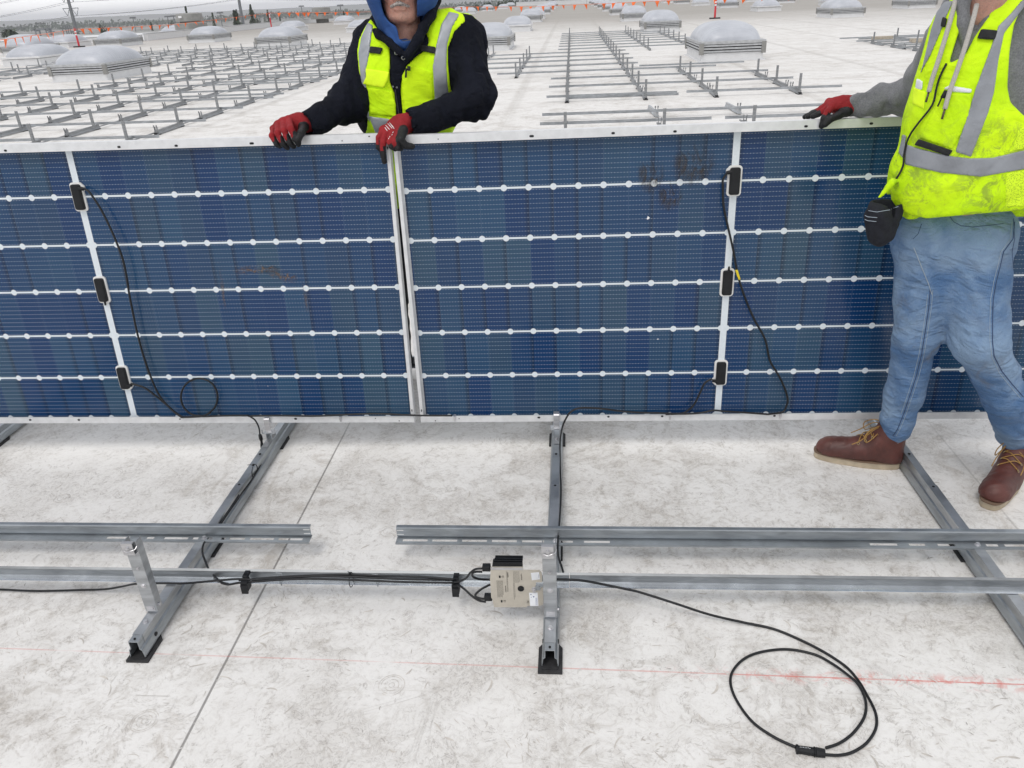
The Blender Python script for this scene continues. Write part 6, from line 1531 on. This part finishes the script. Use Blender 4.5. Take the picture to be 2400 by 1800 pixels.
vp = [(2205, -60), (2196, 20), (2177, 67), (2160, 130), (2146, 175), (2128, 200), (2120, 236), (2104, 290), (2084, 344), (2076, 381), (2072, 420), (2066, 446), (2052, 467), (2072, 463), (2090, 450), (2088, 470), (2102, 486), (2131, 502), (2171, 512), (2260, 504), (2353, 496), (2420, 490), (2620, 480), (2640, 300),
      (2440, 285), (2400, 272), (2368, 240), (2361, 205), (2366, 120), (2376, 60), (2392, 20), (2410, -60), (2345, -60), (2336, 0), (2316, 40), (2285, 85), (2262, 130), (2224, 150), (2236, 110), (2256, 50), (2258, 10), (2250, -60)]
VO = .018
g = Grid((.78, 2.12, .98), (1.92, 2.86, 1.72), .0066); Tg = torso2(g)
hem = np.clip((1.18-g.Z)/.2, 0, 1); Tw = Tg+wrinkle(g, Tg, .0058, 9, 7, (1, .2, .4), 61)-hem*hem*.016
flap = caps(g, P3(2060, 464, 2.44), P3(2092, 425, 2.43), .006, .012, ((.3, 1, 0), 1.0)); Tv = smin(Tw-VO, flap, .012)
reg = poly_sd(g, vp, 2.3); back = 2.47-g.Y+0*reg; back = np.maximum(back, np.maximum(float(P3(2150, 200, 2.5)[0])+.03-g.X, g.X-1.72)+0*back); reg = np.minimum(reg, back)
V = smax(Tv, reg, .006); V = np.maximum(V, (1.005-g.Z)+0*V); vest2 = nets(g, V, 'vest', VESTD, M2, None, 1)
def patch2(name, poly, off, mat, h=.0036, ymax=2.5):
    p = np.array([on_front(x, y, torso2, 0, 2.0, 2.7) for x, y in poly]); g = Grid(p.min(0)-.06, p.max(0)+.06, h); Tg = torso2(g); hem = np.clip((1.18-g.Z)/.2, 0, 1); Tw = Tg+wrinkle(g, Tg, .0058, 9, 7, (1, .2, .4), 61)-hem*hem*.016
    F = np.maximum(np.maximum(Tw-VO-off, poly_sd(g, poly, 2.3)), -(Tw-VO-off+.014)); F = np.maximum(F, g.Y-ymax); return nets(g, F, name, mat, M2, None, 1)
def z4(*a): return [(1800+x/2.963, y/2.963) for x, y in a]
patch2('reflective_tape', z4((1222, 10), (1290, 5), (1235, 120), (1195, 230), (1130, 380), (1050, 525), (1075, 450), (1130, 210), (1170, 85)), .004, REFLD)
patch2('reflective_tape', z4((1760, 5), (1800, 5), (1778, 50), (1640, 230), (1600, 420), (1570, 640), (1530, 780), (1410, 1090), (1300, 1055), (1385, 800), (1440, 620), (1540, 350), (1600, 180), (1680, 100)), .004, REFLD)
patch2('reflective_tape', z4((958, 1000), (1040, 1030), (1280, 1085), (1410, 1100), (1560, 1095), (1800, 1038), (1980, 1000), (1980, 1130), (1800, 1170), (1480, 1228), (1200, 1200), (950, 1142)), .0045, REFLD)
patch2('reflective_tape', z4((935, 930), (962, 945), (945, 1040), (936, 1100), (905, 1060)), .0045, REFLD)
patch2('webbing_tab', z4((1480, 200), (1595, 210), (1575, 278), (1450, 268)), .008, VELC, .004)
patch2('webbing_tab', z4((1212, 115), (1246, 128), (1230, 195), (1196, 182)), .008, VELC, .004)
patch2('webbing_strip', z4((1045, 965), (1285, 1045), (1255, 1085), (1015, 1005)), .009, VELC, .004)
patch2('mesh_side_panel', z4((1650, 1195), (1800, 1172), (1990, 1140), (1990, 1415), (1778, 1432), (1645, 1440)), .002, MESHF)
patch2('mesh_side_panel', z4((1735, 905), (1800, 860), (1900, 880), (1950, 990), (1800, 1030), (1690, 1050)), .002, MESHF)
patch2('pocket', z4((1010, 600), (1100, 640), (1085, 760), (1000, 720)), .004, POCK, .004)
patch2('pocket', z4((1215, 640), (1420, 650), (1395, 820), (1285, 1040), (1050, 960), (1130, 800)), .003, VESTD, .0045)
patch2('paper', z4((1032, 540), (1075, 565), (1070, 632), (1022, 612)), .0035, PAPER, .004)
patch2('paper', z4((1215, 615), (1260, 592), (1418, 618), (1412, 645), (1290, 640)), .0045, PAPER, .004)
def on2(px, py, off): return on_front(px, py, torso2, off, 2.0, 2.8)
def z4p(x, y): return (1800+x/2.963, y/2.963)
for line in ([(1306, -20), (1280, 90), (1235, 250), (1180, 430), (1140, 550), (1116, 640)], [(1450, 30), (1420, 150), (1370, 320), (1310, 500), (1260, 640), (1228, 758)]):
    pts = [on2(*z4p(*p), .034) for p in line]; b = MB(); b.tube(pts, .0062, 10, 4); q = b.build('drawstring', CORD, M2, smooth=True); q.location = -Vector(M2.location)
    x, y = line[-1]; b = MB(); b.tube([on2(*z4p(x, y), .034), on2(*z4p(x-20, y+70), .032)], .0032, 8, 1, smooth=False); q2 = b.build('cord_tip', METT, q, smooth=True)
b = MB(); b.tube([on2(*z4p(*p), .0225) for p in ((1240, 440), (1195, 530), (1168, 620), (1140, 730), (1040, 860), (990, 930), (960, 1000), (945, 1080), (938, 1150), (905, 1220), (870, 1260))], .0030, 8, 4); q = b.build('zip', VELC, M2, smooth=True); q.location = -Vector(M2.location)
b = MB(); b.tube([on2(*z4p(1236, 628), .032), on2(*z4p(1212, 680), .034)], [.005, .0065], 8, 2); b.tube([on2(*z4p(1205, 680), .034), on2(*z4p(1178, 740), .032)], .0022, 6, 1, smooth=False); q = b.build('marker_pen', VELC, M2, smooth=True); q.location = -Vector(M2.location)
# right sleeve's glove resting on the frame
def blk3(ct):
    u = np.array([project(p) for p in ct]); x, y = u[:, 0], u[:, 1]
    f = ((x < 1940) & (y > 238+(1940-x)*.55) & (y < 276) & (x < 1936)) | ((x > 1937) & (x < 1999) & (y > 268-(x-1940)*.30) & (y > 252)) | ((y > 284-(x-1925)*.9*0) & (x < 1945)) | ((y > 276) & (x > 1932))
    return f.astype(int)
ch = [[P3(1944, 240, 2.872), P3(1925, 255, 2.885), P3(1905, 265, 2.89), P3(1886, 274, 2.89)],
      [P3(1946, 243, 2.856), P3(1928, 256, 2.866), P3(1910, 266, 2.872), P3(1894, 274, 2.874)],
      [P3(1948, 247, 2.840), P3(1934, 258, 2.846), P3(1918, 267, 2.85), P3(1905, 273, 2.852)],
      [P3(1950, 252, 2.822), P3(1940, 262, 2.80), P3(1931, 278, 2.79), P3(1926, 296, 2.79)]]
th = [P3(1985, 262, 2.815), P3(1966, 270, 2.795), P3(1946, 279, 2.782), P3(1934, 291, 2.780)]
wr = np.array(P3(1998, 246, 2.838)); pc_ = np.array(P3(1962, 248, 2.848)); glove(M2, wr, (wr-pc_)/np.linalg.norm(wr-pc_), pc_, None, None, ch, th, 'glove', blackfn=blk3, cuff_r=.034)
ch = [[wrB+np.array([.02-.014*k, -.015, -.07]), wrB+np.array([.02-.014*k, -.03, -.11]), wrB+np.array([.02-.014*k, -.012, -.14]), wrB+np.array([.02-.014*k, .004, -.15])] for k in range(4)]
th = [wrB+np.array([-.03, -.02, -.04]), wrB+np.array([-.045, -.04, -.075]), wrB+np.array([-.03, -.05, -.10])]
glove(M2, np.array(wrB), (0, 0, 1), wrB+np.array([0, -.01, -.05]), None, None, ch, th, 'glove', h=.0035, blackfn=lambda c: (c[:, 2] < wrB[2]-.09).astype(int))
# tool pouch hanging on his right hip: a thing of its own
tp = thing('tool_pouch', 'dark denim tool pouch hanging at the walking man\'s hip below the vest', 'tool pouch', tuple(P3(2066, 520, 2.44)))
g = Grid(P3(2066, 520, 2.44)-np.array([.12, .12, .15]), P3(2066, 520, 2.44)+np.array([.12, .12, .15]), .0042)
F = caps(g, P3(2078, 486, 2.45), P3(2068, 545, 2.44), .050, .040, ((.3, 1, 0), 1.35)); F = smin(F, caps(g, P3(2055, 505, 2.43), P3(2058, 552, 2.43), .036, .030), .02)
F = np.maximum(F, -(poly_sd(g, [(2000, 400), (2000, 560), (2018, 560), (2024, 500), (2042, 478), (2110, 458), (2110, 400)], 2.4))+0) if False else F
top = ((g.Z-float(P3(2066, 475, 2.44)[2]))+0*F); F = smax(F, top, .004); inn = caps(g, P3(2078, 470, 2.45), P3(2070, 505, 2.44), .041, .034, ((.3, 1, 0), 1.35)); F = smax(F, -inn, .004)
PDEN = simple('dark_denim_pouch', (.006, .0075, .013), .9, 0, .25, 60, .4, 220, .003)
F = F+wrinkle(g, F, .003, 26, 12, (0, 0, 1), 70); pou = nets(g, F, 'pouch_body', PDEN, tp, None, 1)
strokes(pou, tp, 'stitching', THREAD, [[(2024, 487), (2036, 494), (2055, 497), (2085, 492), (2105, 484)], [(2022, 502), (2034, 508), (2056, 510)], [(2021, 511), (2034, 517), (2054, 519)]], .0009, .0008)
# boots
def boot(parent, heel, toe, label=None, lift=0.0):
    heel = np.array(heel, float); toe = np.array(toe, float); d = toe-heel; L = np.linalg.norm(d[:2]); fx = np.array([d[0]/L, d[1]/L, 0]); sx = np.array([fx[1], -fx[0], 0])
    e = lambda a, b, c: np.array([heel[0], heel[1], 0])+fx*a*L+sx*b+np.array([0, 0, c+lift])
    g = Grid(np.minimum(e(-.15, -.1, 0), e(1.15, .1, 0))-np.array([.11, .11, .02]), np.maximum(e(-.15, -.1, 0), e(1.15, .1, 0))+np.array([.11, .11, .24]), .0042)
    F = caps(g, e(.80, .004, .040), e(.45, .002, .056), .0475, .044); F = smin(F, caps(g, e(.855, .005, .038), e(.60, .0, .044), .0455, .047), .02); F = smin(F, caps(g, e(.12, 0, .044), e(.5, 0, .044), .042, .042), .02)
    F = smin(F, caps(g, e(.45, 0, .066), e(.17, 0, .095), .044, .046), .03); F = smin(F, caps(g, e(.13, 0, .055), e(.14, 0, .165), .043, .048), .03); F = smin(F, caps(g, e(.30, 0, .105), e(.17, 0, .150), .040, .044), .03)
    F = smax(F, (.030+lift-g.Z)+0*F, .004)
    seam = caps(g, e(.90, 0, .078), e(.72, .034, .074), .002, .002)
    F = smax(F, -(caps(g, e(.15, 0, .175), e(.14, 0, .24), .038, .038)), .004)
    F = F+wrinkle(g, F, .0022, 34, 16, tuple(fx), 80)
    up = nets(g, F, 'boot', BOOT, parent, None, 1)
    def outline(off, n=44):
        o_ = []
        for k in range(n):
            t = 2*math.pi*k/n; u = .5+.5*math.cos(t); w = (.0465 if u > .62 else .0405+.006*(u/.62)) ; a = -.015+1.025*u
            s_ = math.sin(t); s_ = math.copysign(abs(s_)**.62, s_); p = e(a, (w+off)*s_+(.004 if u > .5 else 0), 0); c0_ = e(.5, 0, 0); dd = p-c0_; o_.append(p+fx*off*math.cos(t))
        return o_
    def slab(name, z0, z1, off, mat, tread=False):
        O = outline(off); n = len(O); b = MB()
        vs = [(p[0], p[1], z0+lift+(.0045*(k % 2) if tread else 0)) for k, p in enumerate(O)]+[(p[0], p[1], z1+lift) for p in O]
        b.add(vs, [(i, (i+1) % n, n+(i+1) % n, n+i) for i in range(n)]+[tuple(range(n-1, -1, -1)), tuple(range(n, 2*n))]); q = b.build(name, mat, up); return q
    slab('sole', .0005, .026, .002, SOLE, True); slab('welt', .026, .031, .005, WELT)
    # laces and eyelets
    b = MB()
    for k in range(5):
        a = .52-.075*k; z = .110+.0165*k; w = .026
        for s in (-1, 1):
            p = e(a, s*w*1.25, z-.012); b2 = ring_tube(p, e(a, s, z)-e(a, 0, z)+np.array([0, 0, .6]), .0045, 10); bb = MB(); bb.tube(b2, .0012, 5, 1, smooth=False); bb.build('eyelet', BRASS, up, smooth=True)
        b.tube([e(a, -w*1.2, z-.010), e(a-.02, -.008, z+.004), e(a-.05, .012, z+.012), e(a-.075, w*1.2, z+.006)], .0019, 6, 4)
        b.tube([e(a, w*1.2, z-.010), e(a-.02, .008, z+.006), e(a-.05, -.012, z+.014), e(a-.075, -w*1.2, z+.006)], .0019, 6, 4)
    for s in (-1, 1):
        b.tube([e(.24, 0, .172), e(.34, s*.03, .178), e(.46, s*.050, .150), e(.44, s*.052, .118), e(.34, s*.035, .142), e(.25, 0, .172)], .0019, 6, 5); b.tube([e(.24, 0, .172), e(.36, s*.028, .165), e(.50, s*.044, .120), e(.60, s*.046, .098)], .0019, 6, 5)
    b.build('lace', LACE, up, smooth=True)
    return up
boot(M2, gz(2104, 1094, .0), gz(1910, 1068, .0)); boot(M2, (1.655, 2.580, 0), (1.448, 2.338, 0))
# ---------------------------------------------------------------- scuffs, boot prints and plate rings on the sheet
SC1 = simple('brown_scuff_dirt', (.53, .50, .46), .9, 0, .15, 30); SC2 = simple('dark_scuff_rubber', (.40, .38, .355), .9, 0, .2, 30); SC3 = simple('faint_scuff', (.625, .61, .585), .9, 0, .1, 30)
rs = np.random.RandomState(5)
def stroke(b, x, y, L, a, curv, w, mi, z=.0006):
    n = 6; pts = []; ang = a
    for k in range(n+1): pts.append((x, y)); x += math.cos(ang)*L/n; y += math.sin(ang)*L/n; ang += curv/n
    vs = []
    for k, (px, py) in enumerate(pts):
        t = k/n; ww = w*math.sin(math.pi*(t*.9+.05))**.8*(.8+.4*rs.rand()); dx = math.cos(a+curv*t); dy = math.sin(a+curv*t)
        vs += [(px-dy*ww/2, py+dx*ww/2, z), (px+dy*ww/2, py-dx*ww/2, z)]
    b.add(vs, [(2*k, 2*k+1, 2*k+3, 2*k+2) for k in range(n)], mi)
b = MB()
def rnd_xy():
    while True:
        y = 1.05+rs.rand()**1.5*4.2; x = (rs.rand()-.5)*(y*1.75+.6)+y*.0-.0
        return x, y
def flow(x, y): return .6+1.1*math.sin(x*1.7+y*2.3)+.8*math.sin(x*4.1-y*3.2+1)
def dens(x, y): return .5+.5*math.sin(x*3.1+1.3*math.sin(y*2.7))*math.sin(y*3.7+x*1.1+2)
k = 0
while k < 4200:
    x, y = rnd_xy()
    if rs.rand() > .25+.75*dens(x, y)**1.5: continue
    k += 1
    big_ = rs.rand() < .30
    stroke(b, x, y, rs.uniform(.015, .05) if big_ else rs.uniform(.006, .022), flow(x, y)+rs.randn()*.7, rs.uniform(-1.3, 1.3), rs.uniform(.0015, .0065) if big_ else rs.uniform(.0010, .0030), (0, 2, 2, 2, 0, 2, 2, 2, 1)[rs.randint(9)] if not big_ else (0, 2, 2)[rs.randint(3)], .0006+.0005*rs.rand())
# clusters of parallel curved rubs (boot sole prints)
for k in range(130):
    x, y = rnd_xy(); a = rs.rand()*6.28; mi = (0, 2, 2)[rs.randint(3)]; n = rs.randint(5, 12)
    for j in range(n):
        for s in (-1, 1):
            if rs.rand() < .25: continue
            ox = (j-n/2)*.012; oy = s*rs.uniform(.006, .022)
            X = x+math.cos(a)*ox-math.sin(a)*oy; Y = y+math.sin(a)*ox+math.cos(a)*oy
            stroke(b, X, Y, rs.uniform(.008, .024), a+1.2+rs.uniform(-.4, .4), rs.uniform(-1.2, 1.2), rs.uniform(.0012, .0032), mi, .0008+.0003*rs.rand())
for k in range(24):
    x, y = rnd_xy(); a = rs.rand()*6.28
    for j in range(rs.randint(2, 6)): stroke(b, x-math.sin(a)*j*.008, y+math.cos(a)*j*.008, rs.uniform(.08, .3), a+rs.uniform(-.05, .05), rs.uniform(-.2, .2), rs.uniform(.0006, .0014), 2, .001)
def ringm(px, py, radii, mi=1):
    c = gz(px, py, 0)
    for r in radii:
        for k in range(14):
            if rs.rand() < .18: continue
            t = 2*math.pi*k/14; stroke(b, float(c[0])+math.cos(t)*r, float(c[1])+math.sin(t)*r, r*.5, t+math.pi/2+.1, .45, rs.uniform(.0008, .0022), (mi, 0)[rs.randint(2)], .001)
for px, py in ((145, 1168), (283, 1158)): ringm(px, py, (.030, .026, .016, .006))
for px, py in ((910, 1245), (1985, 1165), (2060, 1118), (1005, 1170), (2110, 1105)): ringm(px, py, (.030, .018), 0)
for px, py in ((918, 1606), (338, 1690), (1835, 1020)): ringm(px, py, (.036, .030, .020, .008), 0)
o = b.build('scuff_marks', [SC1, SC2, SC3]); tag(o, 'grey and brown scuffs and boot rubs scattered over the white roof sheet', kind='stuff')
b = MB(); p = gz(375, 1632, 0); stroke(b, float(p[0])-.07, float(p[1]), .10, 0, .02, .0016, 0, .0012); q = b.build('dropped_strand', SC2)
tag(q, 'thin dark strand lying on the sheet at bottom left', 'strand')
